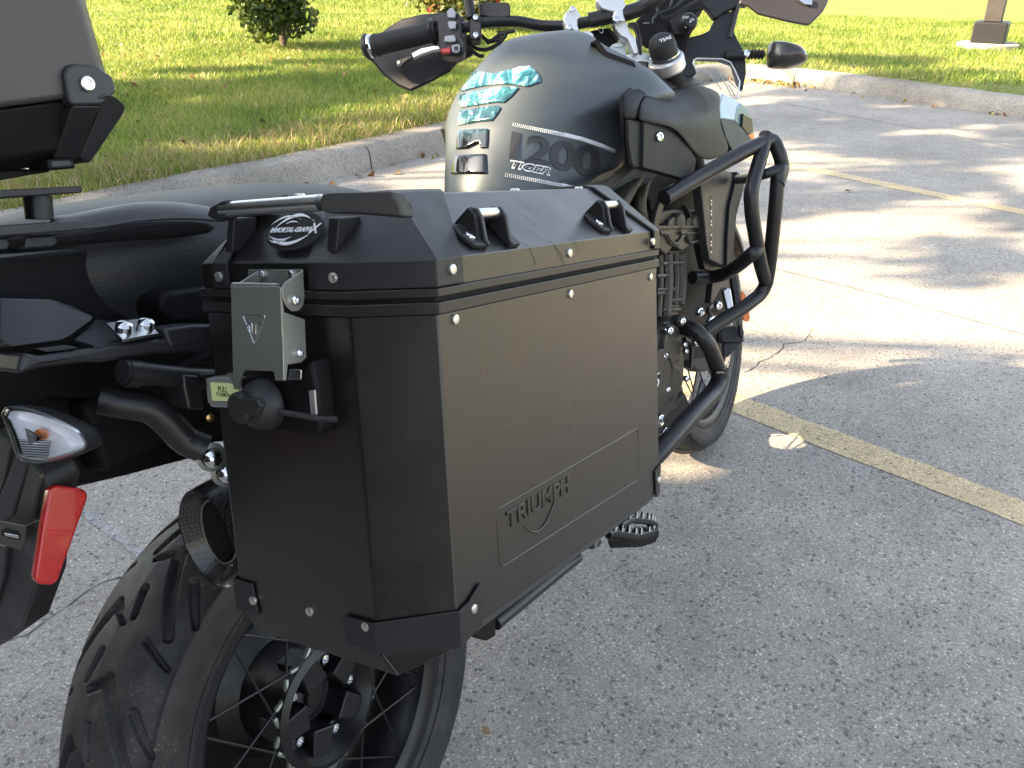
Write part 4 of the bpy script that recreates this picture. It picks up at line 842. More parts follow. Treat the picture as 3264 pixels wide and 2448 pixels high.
# align starts by angle
def angsort(r):
    c = np.mean(r, 0); a = [math.atan2(p[2] - c[2], p[1] - c[1]) for p in r]; i = int(np.argmin(a)); r = r[i:] + r[:i]
    return r if a[(i + 1) % len(a)] < a[(i - 1) % len(a)] else [r[0]] + r[1:][::-1]
ipr, o1r = angsort(ipr), angsort(o1r)
loft('silencer_mouth', [grow(o1r, .985, .001), grow(o1r, .94, .004), [p + axx * .022 for p in [np.array(a) * .55 + np.array(b) * .45 for a, b in zip(ipr, o1r)]], [p + axx * .03 for p in ipr]], M_carbon, sil, caps=False, smooth=60)
loft('tail_pipe', [[p + axx * .012 for p in ipr], [p + axx * .0115 for p in grow(ipr, .955)], [p + axx * .12 for p in grow(ipr, .9)]], M_engine, sil, caps=False, smooth=60)
tube('tail_pipe_lip', [p + axx * .0115 for p in ipr + ipr[:1]], .0009, M_steel, sil, res=8, caps=False)
mk('silencer_baffle', [p + axx * .11 for p in ipr], [tuple(range(n_))], M_black_deep, sil)
# undertail, number plate carrier
plate('undertail', 'a4', [(230, 730), (600, 640), (900, 560), (1250, 480), (1420, 640), (1350, 690), (900, 810), (560, 890), (330, 900), (300, 830)], 'y', -.085, (0, .17, 0), M_dark, bevel=.004)
plate('undertail', 'a4', [(-40, 240), (600, 240), (1150, 420), (1250, 560), (700, 650), (600, 640), (240, 740), (-40, 560)], 'y', -.095, (0, .19, 0), M_dark, bevel=.006)
plate('plate_carrier', 'b3', [(-60, -60), (110, -20), (250, 180), (330, 300), (360, 380), (300, 700), (275, 1100), (160, 1440), (-60, 1600)], 'x', -.315, (.03, .0, 0), M_plast, bevel=.004)
M_olive = nmat('olive tinted moulding', (.052, .055, .040), .45, bump=.2, bscale=900)
plate('carrier_ridge', 'b3', [(110, 130), (205, 178), (150, 380), (95, 570), (40, 612), (-60, 640), (-60, 560), (30, 330)], 'x', -.320, (.006, 0, 0), M_plast2, bevel=.002)
plate('carrier_face', 'b3', [(210, 182), (300, 292), (272, 440), (245, 612), (105, 572), (160, 380)], 'x', -.318, (.006, 0, 0), M_olive, bevel=.002)
plate('carrier_face', 'b3', [(-60, -60), (85, 20), (20, 330), (-60, 560)], 'x', -.318, (.006, 0, 0), M_olive, bevel=.002)
plate('carrier_ridge', 'b3', [(-60, 790), (45, 810), (20, 1040), (-60, 1300)], 'x', -.320, (.006, 0, 0), M_plast2, bevel=.002)
sb = plate('slotted_bracket', 'b3', [(-60, 610), (190, 658), (185, 760), (160, 842), (-60, 782)], 'x', -.334, (.002, 0, 0), M_olive, bevel=.0008)
plate('bracket_slot', 'b3', [(10, 690), (40, 672), (130, 695), (152, 730), (145, 765), (60, 748), (15, 730)], 'x', -.3345, (.001, 0, 0), M_black_deep, sb, bevel=.0002)
plate('slot_screw', 'b3', [(30, 708), (135, 728), (140, 752), (40, 732)], 'x', -.3352, (.001, 0, 0), M_chrome, sb, bevel=.0002)
plate('bracket_arm', 'b3', [(195, 655), (250, 625), (312, 608), (300, 770), (282, 942), (175, 868), (190, 760)], 'x', -.325, (.004, 0, 0), M_plast2, bevel=.001)
rf = Bt('b3', [(372, 400), (392, 364), (440, 347), (600, 370), (655, 392), (668, 432), (655, 480), (560, 740), (445, 1060), (420, 1095), (385, 1106), (300, 1100), (268, 1070), (268, 1030), (325, 650)], 'y', -.215)
red = slab('red_reflector', rf, (.001, .009, 0), M_red, bike, bevel=.0035, segs=4)
for yy, x0, x1 in ((688, 372, 575), (722, 372, 480), (372, 470, 605)):
    for k in range(int((x1 - x0) / 15)): stud('reflector_prism', survey('b3', (x0 + k * 15, yy + k * .8), 'y', -.2152), (0, -1, 0), .0008, .0003, M_redb, red, res=8)
# rear indicator
lo = catmull(Bt('a4', [(20, 372), (50, 330), (130, 324), (260, 350), (450, 430), (560, 495), (606, 575), (585, 625), (480, 672), (330, 714), (210, 714), (135, 680), (92, 560), (55, 460)], 'd', .655), 3)[:-1]
lc = np.mean(lo, 0)
def lens_ring(s_, dy): return [lc + (p - lc) * s_ + MB[2] * dy for p in lo]
ind = loft('indicator_housing', [lens_ring(1.03, .002), lens_ring(1.06, .012), lens_ring(.95, .03), lens_ring(.6, .05), lens_ring(.3, .08)], M_plast, bike, smooth=60, caps=False)
loft('indicator_reflector', [lens_ring(1.0, .000), lens_ring(.95, .002), lens_ring(.6, .008), lens_ring(.2, .011), lens_ring(.02, .011)], M_reflect, ind, smooth=60, caps=False)
loft('indicator_lens', [lens_ring(1.01, .001), lens_ring(1.01, -.001), lens_ring(.95, -.004), lens_ring(.78, -.006), lens_ring(.45, -.007), lens_ring(.02, -.0075)], M_lens, ind, smooth=60, caps=False, solid=.0012)
bc = survey('a4', (285, 520), 'd', .655) + MB[2] * .004; turned('indicator_bulb', bc, -MB[2], [(.0045, 0), (.005, .003), (.004, .006), (1e-4, .007)], M_amber, ind, res=20)
for k in range(9):
    z0 = 560 + k * 17; a_ = survey('a4', (100 + k * 6, z0), 'd', .652); b_ = survey('a4', (360 - k * 3, z0 + 12), 'd', .652); tube('lens_flute', [a_, b_], .0009, M_lens, ind, res=6)
stud('brass_stud', survey('a4', (1478, 398), 'y', -.2), (-.5, -1, 0), .004, .003, M_brass, bike)
# ---------------------------------------------------------------- right shroud beside the tank
def shr(name, rows, mat=M_shroud, **kw): return surf(name, '3', rows, 'y', mat, th=.006, **kw)
shr('shroud', [[(545, 790, -.16), (640, 802, -.155), (760, 765, -.15), (860, 735, -.15), (980, 760, -.15), (1108, 817, -.15)],
               [(440, 820, -.20), (600, 860, -.20), (760, 870, -.20), (860, 880, -.20), (980, 895, -.195), (1092, 925, -.185)],
               [(385, 900, -.228), (580, 950, -.232), (740, 975, -.235), (860, 990, -.232), (980, 1005, -.225), (1087, 1020, -.21)],
               [(370, 1000, -.236), (560, 1050, -.245), (720, 1090, -.245), (860, 1130, -.24), (990, 1150, -.232), (1105, 1120, -.215)],
               [(372, 1052, -.236), (540, 1085, -.245), (700, 1124, -.245), (790, 1230, -.24), (950, 1290, -.232), (1150, 1230, -.218)],
               [(374, 1056, -.236), (545, 1088, -.244), (715, 1130, -.244), (884, 1402, -.238), (1000, 1430, -.232), (1200, 1345, -.215)]])
shr('shroud_collar', [[(330, 785, -.19), (420, 775, -.19), (530, 782, -.17)], [(240, 860, -.218), (330, 870, -.222), (410, 840, -.21)], [(222, 950, -.225), (300, 960, -.23), (368, 960, -.23)], [(228, 1048, -.225), (300, 1055, -.23), (366, 1060, -.23)]], mat=M_dark)
plate('shroud_side_panel', '3', [(285, 1052, -.230), (404, 1068), (412, 1480), (340, 1465), (310, 1440, -.228), (290, 1250, -.230)], 'y', -.232, (0, .006, 0), M_shroud, bevel=.002)
sp = plate('shroud_side_panel', '3', [(424, 1068), (690, 1125), (742, 1165), (884, 1402), (866, 1552), (790, 1580), (416, 1476)], 'y', -.238, (0, .02, 0), M_shroud, bevel=.002)
stud('panel_screw', survey('3', (555, 1205), 'y', -.241), (-.3, -1, .1), .0085, .004, M_chrome, sp, hexr=1)
plate('nose_panel', '3', [(1118, 820, -.15), (1200, 860, -.15), (1285, 908, -.15), (1240, 950, -.17), (1220, 1062, -.18), (1095, 1042, -.205), (1088, 930, -.18)], 'y', -.18, (.0, .02, -.01), M_blue, bevel=.003)  # its pale blue stands in for reflected sky
plate('nose_panel', '3', [(1097, 1048, -.205), (1222, 1066, -.18), (1300, 1140, -.18), (1385, 1252, -.18), (1212, 1345, -.214), (1150, 1225, -.214)], 'y', -.18, (0, .02, 0), M_shroud, bevel=.003)
plate('lamp_bezel', '3', [(1285, 908), (1335, 965), (1385, 1062), (1398, 1245), (1385, 1252), (1300, 1140), (1222, 1064), (1240, 950)], 'y', -.165, (0, .03, 0), M_blue, bevel=.003)
plate('lamp_glass', '3', [(1298, 1000), (1378, 1045), (1386, 1165), (1345, 1188), (1290, 1118)], 'y', -.171, (0, .01, 0), M_gloss, bevel=.002)
plate('lamp_glass', '3', [(1345, 1192), (1388, 1170), (1396, 1240), (1375, 1225)], 'y', -.171, (0, .01, 0), M_amber, bevel=.001)
tube('tank_edge_trim', catmull(Bt('3', [(300, 800, -.200), (248, 850, -.205), (232, 900, -.208), (240, 1060, -.212), (252, 1220, -.212), (266, 1330, -.208), (236, 1460, -.197), (100, 1560, -.175), (-60, 1660, -.15), (-200, 1740, -.14)], 'y', 0), 5), .0055, M_dark, bike, res=14, smooth=60)
plate('frame_cover', '3', [(285, 1290), (420, 1480), (340, 1490), (170, 1655), (60, 1760), (-200, 1800), (100, 1580), (240, 1470)], 'y', -.19, (0, .03, 0), M_shroud, bevel=.003)
plate('tank_rubber_trim', 'b4', [(735, 745), (830, 688), (870, 700), (1020, 900), (1200, 975), (1500, 1085), (1545, 1200), (1530, 1215), (1330, 1150), (1095, 1065), (960, 960), (840, 790)], 'd', 1.548, (.02, .015, -.01), M_dark, bevel=.002)
shr('upper_cover', [[(400, 612, -.120), (470, 632, -.112), (560, 645, -.108), (640, 640, -.105), (880, 680, -.10), (960, 740, -.11)],
    [(385, 690, -.158), (470, 700, -.150), (560, 708, -.142), (640, 712, -.135), (860, 712, -.13), (940, 748, -.13)],
    [(380, 768, -.203), (450, 780, -.198), (540, 790, -.178), (640, 804, -.16), (750, 765, -.152), (850, 740, -.15)]])
plate('upper_cover_step', '3', [(720, 700, -.11), (745, 685, -.105), (890, 688, -.10), (930, 725, -.11), (850, 722, -.13), (730, 735, -.14)], 'y', -.14, (0, .03, -.01), M_plast2, bevel=.002)
# ---------------------------------------------------------------- radiator side, engine
plate('radiator_backing', '4', [(300, 100), (700, 160), (1150, 120), (1310, 180), (1300, 300), (1240, 520), (1210, 900), (1240, 1100), (1200, 1200), (1240, 1380), (1100, 1500), (1000, 1760), (760, 1800), (500, 1760), (500, 800), (480, 400)], 'y', -.135, (0, .27, 0), M_dark, bevel=.004)
plate('radiator_panel', '4', [(940, 120), (1150, 128), (1232, 160), (1210, 255), (1172, 430), (1150, 700), (1143, 972), (1000, 905), (975, 760), (960, 600), (925, 270)], 'y', -.205, (0, .02, 0), M_plast2, bevel=.003)
rp = plate('radiator_panel', '4', [(1244, 130), (1312, 182), (1300, 300), (1232, 430), (1215, 700), (1196, 975), (1152, 975), (1160, 700), (1178, 440), (1222, 250)], 'y', -.212, (0, .02, 0), M_shroud, bevel=.002)
plate('radiator_inner_panel', '4', [(795, 425), (920, 570), (935, 750), (985, 920), (1150, 985), (1180, 1150), (1100, 1160), (1030, 1290), (1010, 1290), (1040, 1010), (960, 990), (880, 640)], 'y', -.185, (0, .015, 0), M_plast, bevel=.002)
for k in range(17):
    if k in (9, 10): continue
    plate('radiator_fin_glint', '4', [(1012, 350 + k * 30), (1022, 352 + k * 30), (1022, 366 + k * 30), (1012, 364 + k * 30)], 'y', -.2062, (0, .001, 0), M_cast if k % 3 else M_plast2, rp, bevel=0)
eng = plate('cylinder_head', '4', [(548, 610), (640, 610), (645, 560), (690, 520), (735, 560), (740, 605), (800, 605), (810, 540), (850, 515), (905, 560), (905, 740), (760, 832), (690, 780), (620, 868), (545, 800)], 'y', -.185, (0, .10, 0), M_engine, bevel=.004)
plate('cam_cover', '4', [(590, 480), (700, 455), (900, 470), (905, 602), (560, 602), (575, 520)], 'y', -.175, (0, .10, 0), M_engine, bevel=.005)
plate('head_joint', '4', [(548, 605), (905, 600), (905, 632), (548, 640)], 'y', -.190, (0, .08, 0), M_engine, bevel=.002)
for c in ((690, 570), (832, 570)):
    turned('cam_bearing_boss', survey('4', c, 'y', -.175), (-.2, -1, .05), [(.018, -.02), (.0175, .012), (.014, .017), (1e-4, .018)], M_engine, bike, res=28)
for pth in ([(560, 670), (620, 680), (650, 730), (700, 770), (730, 740)], [(740, 670), (790, 672), (810, 730), (840, 755), (900, 740)]): tube('casting_rib', catmull(Bt('4', pth, 'y', -.188), 4), .004, M_engine, bike, res=8)
plate('cylinder_block', '4', [(530, 800), (770, 800), (790, 1000), (770, 1160), (735, 1320), (720, 1420), (520, 1420)], 'y', -.165, (0, .25, 0), M_engine, bevel=.004)
plate('head_lip', '4', [(552, 660), (600, 655), (640, 690), (668, 745), (700, 765), (735, 740), (760, 690), (800, 662), (905, 655), (905, 680), (812, 690), (775, 715), (745, 768), (700, 795), (655, 770), (628, 715), (600, 685), (552, 690)], 'y', -.189, (0, .01, 0), M_engine, bevel=.002)
for x, rr_ in ((565, .006), (628, .012), (705, .007), (755, .010)): tube('block_rib', Bt('4', [(x, 850), (x + 5, 1100), (x - 12, 1300 if x > 700 else 1400)], 'y', -.168), rr_, M_engine, bike, res=8)
for y, x0, x1 in ((935, 575, 775), (1045, 530, 665), (1165, 530, 690), (1200, 530, 600), (1260, 650, 745), (1345, 580, 735)): tube('block_rib', Bt('4', [(x0, y + 6), (x1, y)], 'y', -.171), .0045, M_engine, bike, res=8)
cc = plate('clutch_cover', '5', [(395, 560), (420, 420), (480, 345), (560, 325), (600, 335), (625, 390), (622, 520), (650, 700), (640, 900), (560, 1080), (470, 1230), (400, 1290), (380, 900)], 'y', -.19, (0, .12, 0), M_engine, bevel=.010, segs=4)
plate('clutch_cover_face', '5', [(505, 400), (560, 370), (600, 400), (618, 560), (612, 700), (545, 720), (500, 800), (470, 640), (480, 480)], 'y', -.203, (0, .02, 0), M_engine, bevel=.006, segs=4)
plate('water_pump_cover', '5', [(510, 780), (560, 705), (610, 745), (635, 850), (610, 960), (560, 1060), (520, 1060), (495, 930)], 'y', -.210, (0, .03, 0), M_engine, bevel=.009, segs=4)
turned('alternator_cover', survey('5', (395, 860), 'y', -.20), (-.05, -1, 0), [(.060, -.01), (.060, .006), (.054, .012), (.050, .012), (.048, .009), (1e-4, .009)], M_engine, bike, res=48)
plate('engine_emblem', '5', [(380, 800), (435, 790), (402, 1000), (385, 960)], 'y', -.212, (0, .002, 0), M_black_deep, cc, bevel=.0004)
for pts in ([(388, 815), (425, 792), (426, 800), (390, 824)], [(402, 850), (415, 850), (420, 875), (405, 930), (400, 930), (410, 880)]): plate('emblem_letter', '5', pts, 'y', -.2125, (0, .002, 0), M_white, cc, bevel=0)
for p, r1 in (((615, 342), 1.2), ((505, 425), 1.2), ((463, 645), .9), ((486, 945), .9), ((655, 848), 1), ((640, 545), 1), ((652, 605), 1), ((425, 1192), 1.2), ((775, 260), 1.6), ((880, 350), 2), ((740, 530), 1.4), ((935, 205), 1.5)):
    c = survey('5', p, 'y', -.208); stud('engine_bolt', c, (-.5, -1, .1), .0062 * r1, .006, M_chrome, bike, hexr=1)
for p in ((615, 342), (505, 425)): turned('bolt_boss', survey('5', p, 'y', -.203), (-.5, -1, .1), [(.012, -.02), (.012, .0), (.009, .003)], M_engine, bike, res=20)
plate('bolt_washer', '5', [(750, 235), (775, 225), (790, 250), (785, 290), (765, 296), (752, 275)], 'y', -.204, (0, .004, 0), M_steel, bevel=.001)
plate('sump', '5', [(380, 1150), (560, 1070), (650, 950), (700, 1060), (720, 1160), (600, 1330), (450, 1500), (380, 1500)], 'y', -.15, (0, .24, 0), M_dark, bevel=.012, segs=4)
plate('horn', '5', [(690, 500), (860, 480), (900, 620), (890, 740), (840, 790), (760, 790), (700, 740), (670, 620)], 'y', -.12, (0, .03, 0), M_gloss, bevel=.008, segs=4)
for pth in ([(400, 1240), (425, 1210), (440, 1240), (420, 1262)], [(440, 1350), (470, 1300), (495, 1320), (460, 1340)], [(900, 200), (850, 240), (880, 300), (960, 310)], [(640, 500), (690, 540), (700, 640), (690, 760)]): tube('hose', catmull(Bt('5', pth, 'y', -.19), 5), .0045, M_chrome if pth[0][0] < 500 else M_gloss, bike, res=10)
tube('frame_tube', Bt('4', [(440, -60), (345, 160), (255, 320), (200, 420)], 'y', -.165), .0165, M_engine, bike, res=20)
tube('frame_tube', catmull(Bt('4', [(520, 60), (440, 170), (390, 330), (385, 460), (420, 620)], 'y', -.145), 5), .0135, M_engine, bike, res=20)
plate('crash_bar_bracket', '4', [(595, 315), (640, 268), (658, 275), (600, 420), (590, 480), (545, 640), (500, 640), (545, 440)], 'y', -.215, (0, .008, 0), M_tube, bevel=.002)
# crash bars
def cb(name, crop, pts, r=.0142, fl=.05): return tube(name, fillet(Bt(crop, pts, 'y', 0), fl, 7), r, M_tube, bike, res=20, smooth=60)
cb('crash_bar', '3', [(600, 1745, -.225), (960, 1530, -.26), (1290, 1340, -.30), (1560, 1215, -.335), (1625, 1380, -.350), (1645, 1480, -.352), (1600, 1630, -.350)])
cb('crash_bar', '4', [(1643, 90, -.352), (1605, 130, -.350), (1585, 400, -.345), (1555, 700, -.335), (1528, 960, -.325), (1500, 1120, -.315), (1450, 1210, -.305), (1300, 1330, -.285), (1130, 1430, -.26), (960, 1545, -.235)])
cb('crash_bar', '4', [(1500, -190, -.325), (1450, 0, -.325), (1362, 300, -.322), (1372, 500, -.322), (1415, 760, -.322), (1450, 950, -.320), (1495, 1105, -.314)])
cb('crash_bar', '4', [(1425, 810, -.322), (1380, 850, -.318), (1250, 960, -.28), (1130, 1035, -.23), (1000, 1065, -.19), (850, 1065, -.17)])
cb('crash_bar', '4', [(1600, 110, -.35), (1480, 155, -.33), (1350, 190, -.28), (1250, 200, -.22)], r=.010)
cb('crash_bar', '5', [(560, 380, -.17), (660, 400, -.205), (760, 440, -.235), (850, 540, -.25), (905, 680, -.255), (948, 800, -.255)], r=.0165)
cb('crash_bar', '5', [(948, 770, -.256), (955, 860, -.256), (900, 970, -.254), (760, 1110, -.250), (600, 1290, -.245), (430, 1480, -.235), (330, 1580, -.225)], r=.0185)
tube('weld_bead', Bt('5', [(915, 800, -.270), (950, 795, -.272), (985, 800, -.270)], 'y', 0), .003, M_tube, bike, res=8)
# ---------------------------------------------------------------- fork, mudguard, steering
def stb(p): return list(steer(p))
for s_ in (-1, 1):
    a_, b_ = np.array([1.136, s_ * .118, 1.03]), np.array([1.45, s_ * .100, .36]); mid = a_ * .42 + b_ * .58
    tube('fork_tube', [stb(a_), stb(mid)], .027, M_tube, bike, res=24); tube('fork_slider', [stb(mid), stb(a_ * .1 + b_ * .9), stb(b_ + np.array([.03, 0, -.03]))], .0215, M_steel if s_ < 0 else M_dark, bike, res=24)
    slab('axle_clamp', [stb((1.44, s_ * .098, .40)), stb((1.51, s_ * .098, .37)), stb((1.525, s_ * .098, .32)), stb((1.49, s_ * .098, .30)), stb((1.44, s_ * .098, .33))], RS @ np.array([0, -s_ * .03, 0]), M_dark, bike, bevel=.006)
V = []; nn_ = 26
for i in range(nn_):
    a = math.radians(18 + 125 * i / (nn_ - 1)); r0 = .345 + .01 * math.cos(i / 4)
    V.append([stb((1.48 + rr_ * math.cos(a), y, .335 + rr_ * math.sin(a))) for y, rr_ in ((-.075, r0 - .035), (-.072, r0 - .012), (-.05, r0 + .002), (0, r0 + .006), (.05, r0 + .002), (.072, r0 - .012), (.075, r0 - .035))])
loft('mudguard', V, M_plast, bike, closed=False, caps=False, solid=.004, smooth=60)
def dz(crop, p, d):
    if crop != '2': return d
    x = 1000 + p[0] / 2.212; return d + (1.76 + (1990 - x) * .000170) - (1.70 + (x - 1170) * .00008)
def plate5(name, crop, pts, d, mat, bevel=.003, par=None, ext=None, **kw):
    e_ = MB[2] * .02 if ext is None else MB[2] * ext
    return slab(name, [survey(crop, p[:2], 'd', dz(crop, p, p[2] if len(p) > 2 else d), 'B') for p in pts], e_, mat, par or bike, bevel=bevel, segs=3, **kw)
plate5('mudguard_stay', '5', [(985, 535), (1060, 525), (1158, 520), (1100, 580), (1030, 655), (985, 668)], 2.16, M_plast)
plate5('mudguard_side', '5', [(960, 420), (1030, 390), (1090, 378), (1165, 430), (1166, 525), (980, 530), (960, 480)], 2.14, M_plast)
text('moulded_name', 'bosch'[:0] + 'CE', survey('5', (1050, 590), 'd', 2.157), MB[0] + .5 * -MB[1], -MB[1], .012, M_plast2, bike, depth=.0004) if False else None
plate5('fork_guard', '5', [(975, 70), (1020, 40), (1052, 60), (1078, 240), (1018, 252)], 2.08, M_alu, bevel=.004)
plate5('fork_guard', '4', [(1180, 900), (1225, 930), (1262, 1170), (1290, 1330), (1240, 1400), (1210, 1200), (1190, 1080)], 2.12, M_plast)
plate5('fork_guard', '5', [(1125, 380), (1150, 370), (1168, 440), (1160, 490), (1130, 470)], 2.10, M_plast2, bevel=.002)
am = plate5('side_reflector', '4', [(1276, 1192), (1295, 1180), (1318, 1215), (1342, 1300), (1358, 1410), (1350, 1448), (1325, 1452), (1298, 1440), (1275, 1330)], 2.05, M_amber, bevel=.002, ext=.006)
# top yoke, risers and bars
fk = survey('3', (608, 500), 'd', 1.76); ya = AXD * 1.0
yk = turned('top_yoke', fk - ya * .012, ya, [(.034, -.018), (.0365, -.014), (.0365, .006), (.034, .010), (.026, .011)], M_cast, bike, res=48)
cp = turned('fork_cap', fk + ya * .003, ya, [(.0265, 0), (.0280, .005), (.0275, .022), (.0235, .035), (.016, .041), (1e-4, .043)], M_grip, bike, res=40, smooth=60)
turned('cap_ring', fk + ya * .002, ya, [(.0300, 0), (.0300, .003), (.026, .004)], M_chrome, cp, res=40)
bpy.context.view_layer.update()
text_decal('printed_letters', 'TSAS', '3', bvh_of(cp), [(556, 352), (655, 312), (664, 338), (566, 380)], .0008, M_white, cp, offset=.02)
plate5('yoke_arm', 'b4', [(1370, 950), (1500, 945), (1600, 930), (1690, 920), (1760, 945), (1830, 980), (2000, 980), (1950, 1080), (1830, 1110), (1720, 1095), (1600, 1080), (1560, 1105), (1480, 1060), (1400, 1035), (1340, 1005)], 1.78, M_cast, bevel=.004, ext=.03)
plate5('riser', 'b4', [(1100, 300), (1160, 230), (1330, 260), (1400, 480), (1440, 570), (1530, 640), (1535, 710), (1592, 940), (1500, 965), (1420, 790), (1380, 700), (1260, 640), (1170, 500)], 1.76, M_cast, bevel=.005, ext=.03)
plate5('bar_clamp', 'b4', [(840, -80), (1280, -80), (1370, 90), (1320, 150), (1320, 250), (1355, 370), (1270, 390), (1180, 360), (1100, 310), (1150, 210), (1050, 190), (920, 150), (830, 30)], 1.745, M_cast, bevel=.006, ext=.03)
plate5('bar_clamp', 'b4', [(250, 330), (275, 230), (370, 150), (470, 120), (540, 230), (565, 310), (505, 330), (510, 440), (545, 560), (480, 610), (420, 520), (340, 520), (290, 470), (262, 400)], 1.755, M_cast, bevel=.005, ext=.03)
plate5('riser', 'b4', [(480, 610), (545, 555), (700, 540), (780, 590), (790, 650), (830, 670), (790, 690), (600, 690), (520, 650)], 1.76, M_cast, bevel=.004, ext=.03)
for p in ((350, 480), (410, 160), (1185, 340)): stud('clamp_bolt', survey('b4', p, 'd', 1.742), -MB[2], .0062, .003, M_chrome, bike, hexr=1)
plate5('bracket', 'b4', [(730, 535), (1060, 480), (1170, 640), (1240, 720), (1160, 760), (1030, 850), (990, 800), (830, 660), (790, 600)], 1.80, M_dark)
plate5('bracket_strip', 'b4', [(1025, 510), (1090, 505), (1210, 640), (1220, 725), (1150, 680)], 1.79, M_plast2, bevel=.001, ext=.004)
plate5('bracket_tab', 'b4', [(870, 490), (935, 500), (965, 560), (915, 590), (885, 550)], 1.79, M_chrome, bevel=.001, ext=.004)
plate5('riser_side_plate', 'b4', [(1390, 400), (1530, 380), (1640, 680), (1640, 960), (1590, 935), (1535, 705), (1560, 560), (1500, 460)], 1.775, M_plast2, bevel=.002, ext=.02)
res = plate5('fluid_reservoir', 'b4', [(1025, 870), (1120, 770), (1240, 730), (1350, 725), (1375, 1005), (1200, 960), (1060, 915)], 1.79, M_fluid, bevel=.006, ext=.03)
plate5('reservoir_window', 'b4', [(1145, 785), (1170, 770), (1285, 768), (1295, 795), (1280, 820), (1160, 830), (1140, 810)], 1.787, M_white, bevel=.001, ext=.002, par=bike)
bar = [(-80, 210, 1.70)]
def path(crop, pts): return [survey(crop, p[:2], 'd', dz(crop, p, p[2]), 'B') for p in pts]
tube('handlebar', catmull(path('2', [(430, 320, 1.70), (860, 225, 1.712), (1060, 196, 1.72), (1200, 160, 1.73), (1420, 150, 1.745), (1600, 180, 1.76), (1760, 184, 1.765), (1870, 167, 1.767), (2120, 110, 1.77)]), 6), .0112, M_tube, bike, res=18, smooth=60)
tube('handlebar', catmull(path('3', [(-60, 180, 1.767), (120, 142, 1.765), (250, 120, 1.76), (400, 70, 1.755), (520, -10, 1.745), (700, -160, 1.74)]), 6), .0150, M_tube, bike, res=20, smooth=60)
g0, g1 = path('2', [(425, 322, 1.695), (868, 217, 1.71)]); gd = g1 - g0
prof_ = []
Lg = np.linalg.norm(gd)
for i in range(60):
    t = i / 59; r = .0225 - .0020 * t + (.0016 if .03 < t < .06 or .93 < t else 0) + (.0007 * math.sin(t * 190) if t > .62 else 0); prof_.append((r, t * Lg))
turned('hand_grip', g0, gd, prof_, M_grip, bike, res=36, smooth=60)
turned('bar_end_ring', g0 - gd * .10, gd, [(.0225, 0), (.0245, .002), (.0245, .010), (.0215, .013)], M_chrome, bike, res=36)
turned('bar_end', g0 - gd * .15, gd, [(1e-4, -.004), (.019, -.002), (.027, .004), (.028, .010), (.022, .014)], M_plast, bike, res=36)
turned('grip_flange', g1 - gd * .10, gd, [(.018, 0), (.0265, .002), (.027, .007), (.019, .010)], M_plast, bike, res=36)
hg_ = plate5('hand_guard', '2', [(345, 300), (365, 245), (430, 262), (520, 190), (620, 128), (760, 95), (900, 84), (1060, 110), (1080, 240), (1120, 370), (1000, 440), (968, 495), (830, 570), (680, 640), (590, 600), (490, 525), (420, 440), (372, 400)], 1.775, M_plast, bevel=.006, ext=.012)
sg = plate5('switch_housing', '2', [(862, 110), (930, 80), (1020, 82), (1045, 130), (1045, 250), (1075, 300), (1060, 380), (1010, 398), (900, 385), (880, 320), (868, 200)], 1.69, M_plast, bevel=.006, ext=.04)
for pts, mt in (([(938, 80), (960, 56), (985, 58), (1002, 90), (995, 125), (945, 122)], M_grey), ([(945, 155), (960, 145), (1005, 150), (998, 200), (960, 203), (948, 180)], M_grey), ([(925, 252), (990, 245), (1005, 282), (985, 295), (917, 293)], M_grey), ([(890, 345), (960, 330), (965, 370), (900, 370)], M_redb), ([(970, 320), (1010, 308), (1030, 320), (1030, 355), (1010, 370), (975, 365)], M_grey)):
    plate5('switch_button', '2', pts, 1.682, mt, par=sg, bevel=.0015, ext=.012)
plate5('switch_button_cap', '2', [(985, 328), (1015, 322), (1020, 350), (992, 356)], 1.680, M_plast2, par=sg, bevel=.001, ext=.004)
lev = plate5('clutch_lever', '2', [(685, 372), (760, 335), (850, 318), (892, 322), (895, 350), (840, 358), (760, 385), (700, 412)], 1.70, M_cast, bevel=.003, ext=.012)
plate5('lever_tip', '2', [(578, 425), (600, 415), (690, 378), (700, 410), (650, 435), (615, 470), (585, 472)], 1.70, M_plast, par=lev, bevel=.003, ext=.012)
plate5('lever_bolt', '2', [(585, 428), (610, 425), (612, 448), (590, 452)], 1.697, M_grey, par=lev, bevel=.001, ext=.004)
plate5('mirror_clamp', '2', [(1092, 110), (1150, 98), (1180, 120), (1182, 260), (1165, 285), (1110, 280), (1095, 250)], 1.705, M_plast, bevel=.004, ext=.03)
for p in ((1142, 125), (1143, 248)): stud('clamp_bolt', survey('2', p, 'd', dz('2', p, 1.702)), -MB[2], .0062, .004, M_chrome, bike, hexr=1)
tube('mirror_stem', path('2', [(1112, 130, 1.71), (1095, 20, 1.71), (1075, -160, 1.71)]), .0105, M_plast, bike, res=16)
plate5('clutch_reservoir', '2', [(1160, 30), (1190, 14), (1372, 12), (1388, 40), (1385, 120), (1300, 132), (1170, 112)], 1.73, M_plast, bevel=.004, ext=.05)
for pts in ([(1080, 280), (1100, 340), (1160, 390), (1200, 395)], [(1090, 250), (1130, 330), (1210, 350), (1300, 310), (1360, 240)], [(1180, 250), (1240, 290), (1320, 240), (1420, 215)], [(1300, 230), (1350, 240), (1330, 270), (1220, 300)]): tube('cable', catmull([survey('2', p, 'd', dz('2', p, 1.75)) for p in pts], 5), .0042, M_plast, bike, res=8)
plate5('guard_bracket', '2', [(1000, 400), (1130, 350), (1120, 385), (1010, 440), (965, 490), (970, 430)], 1.765, M_plast2, bevel=.002, ext=.01)
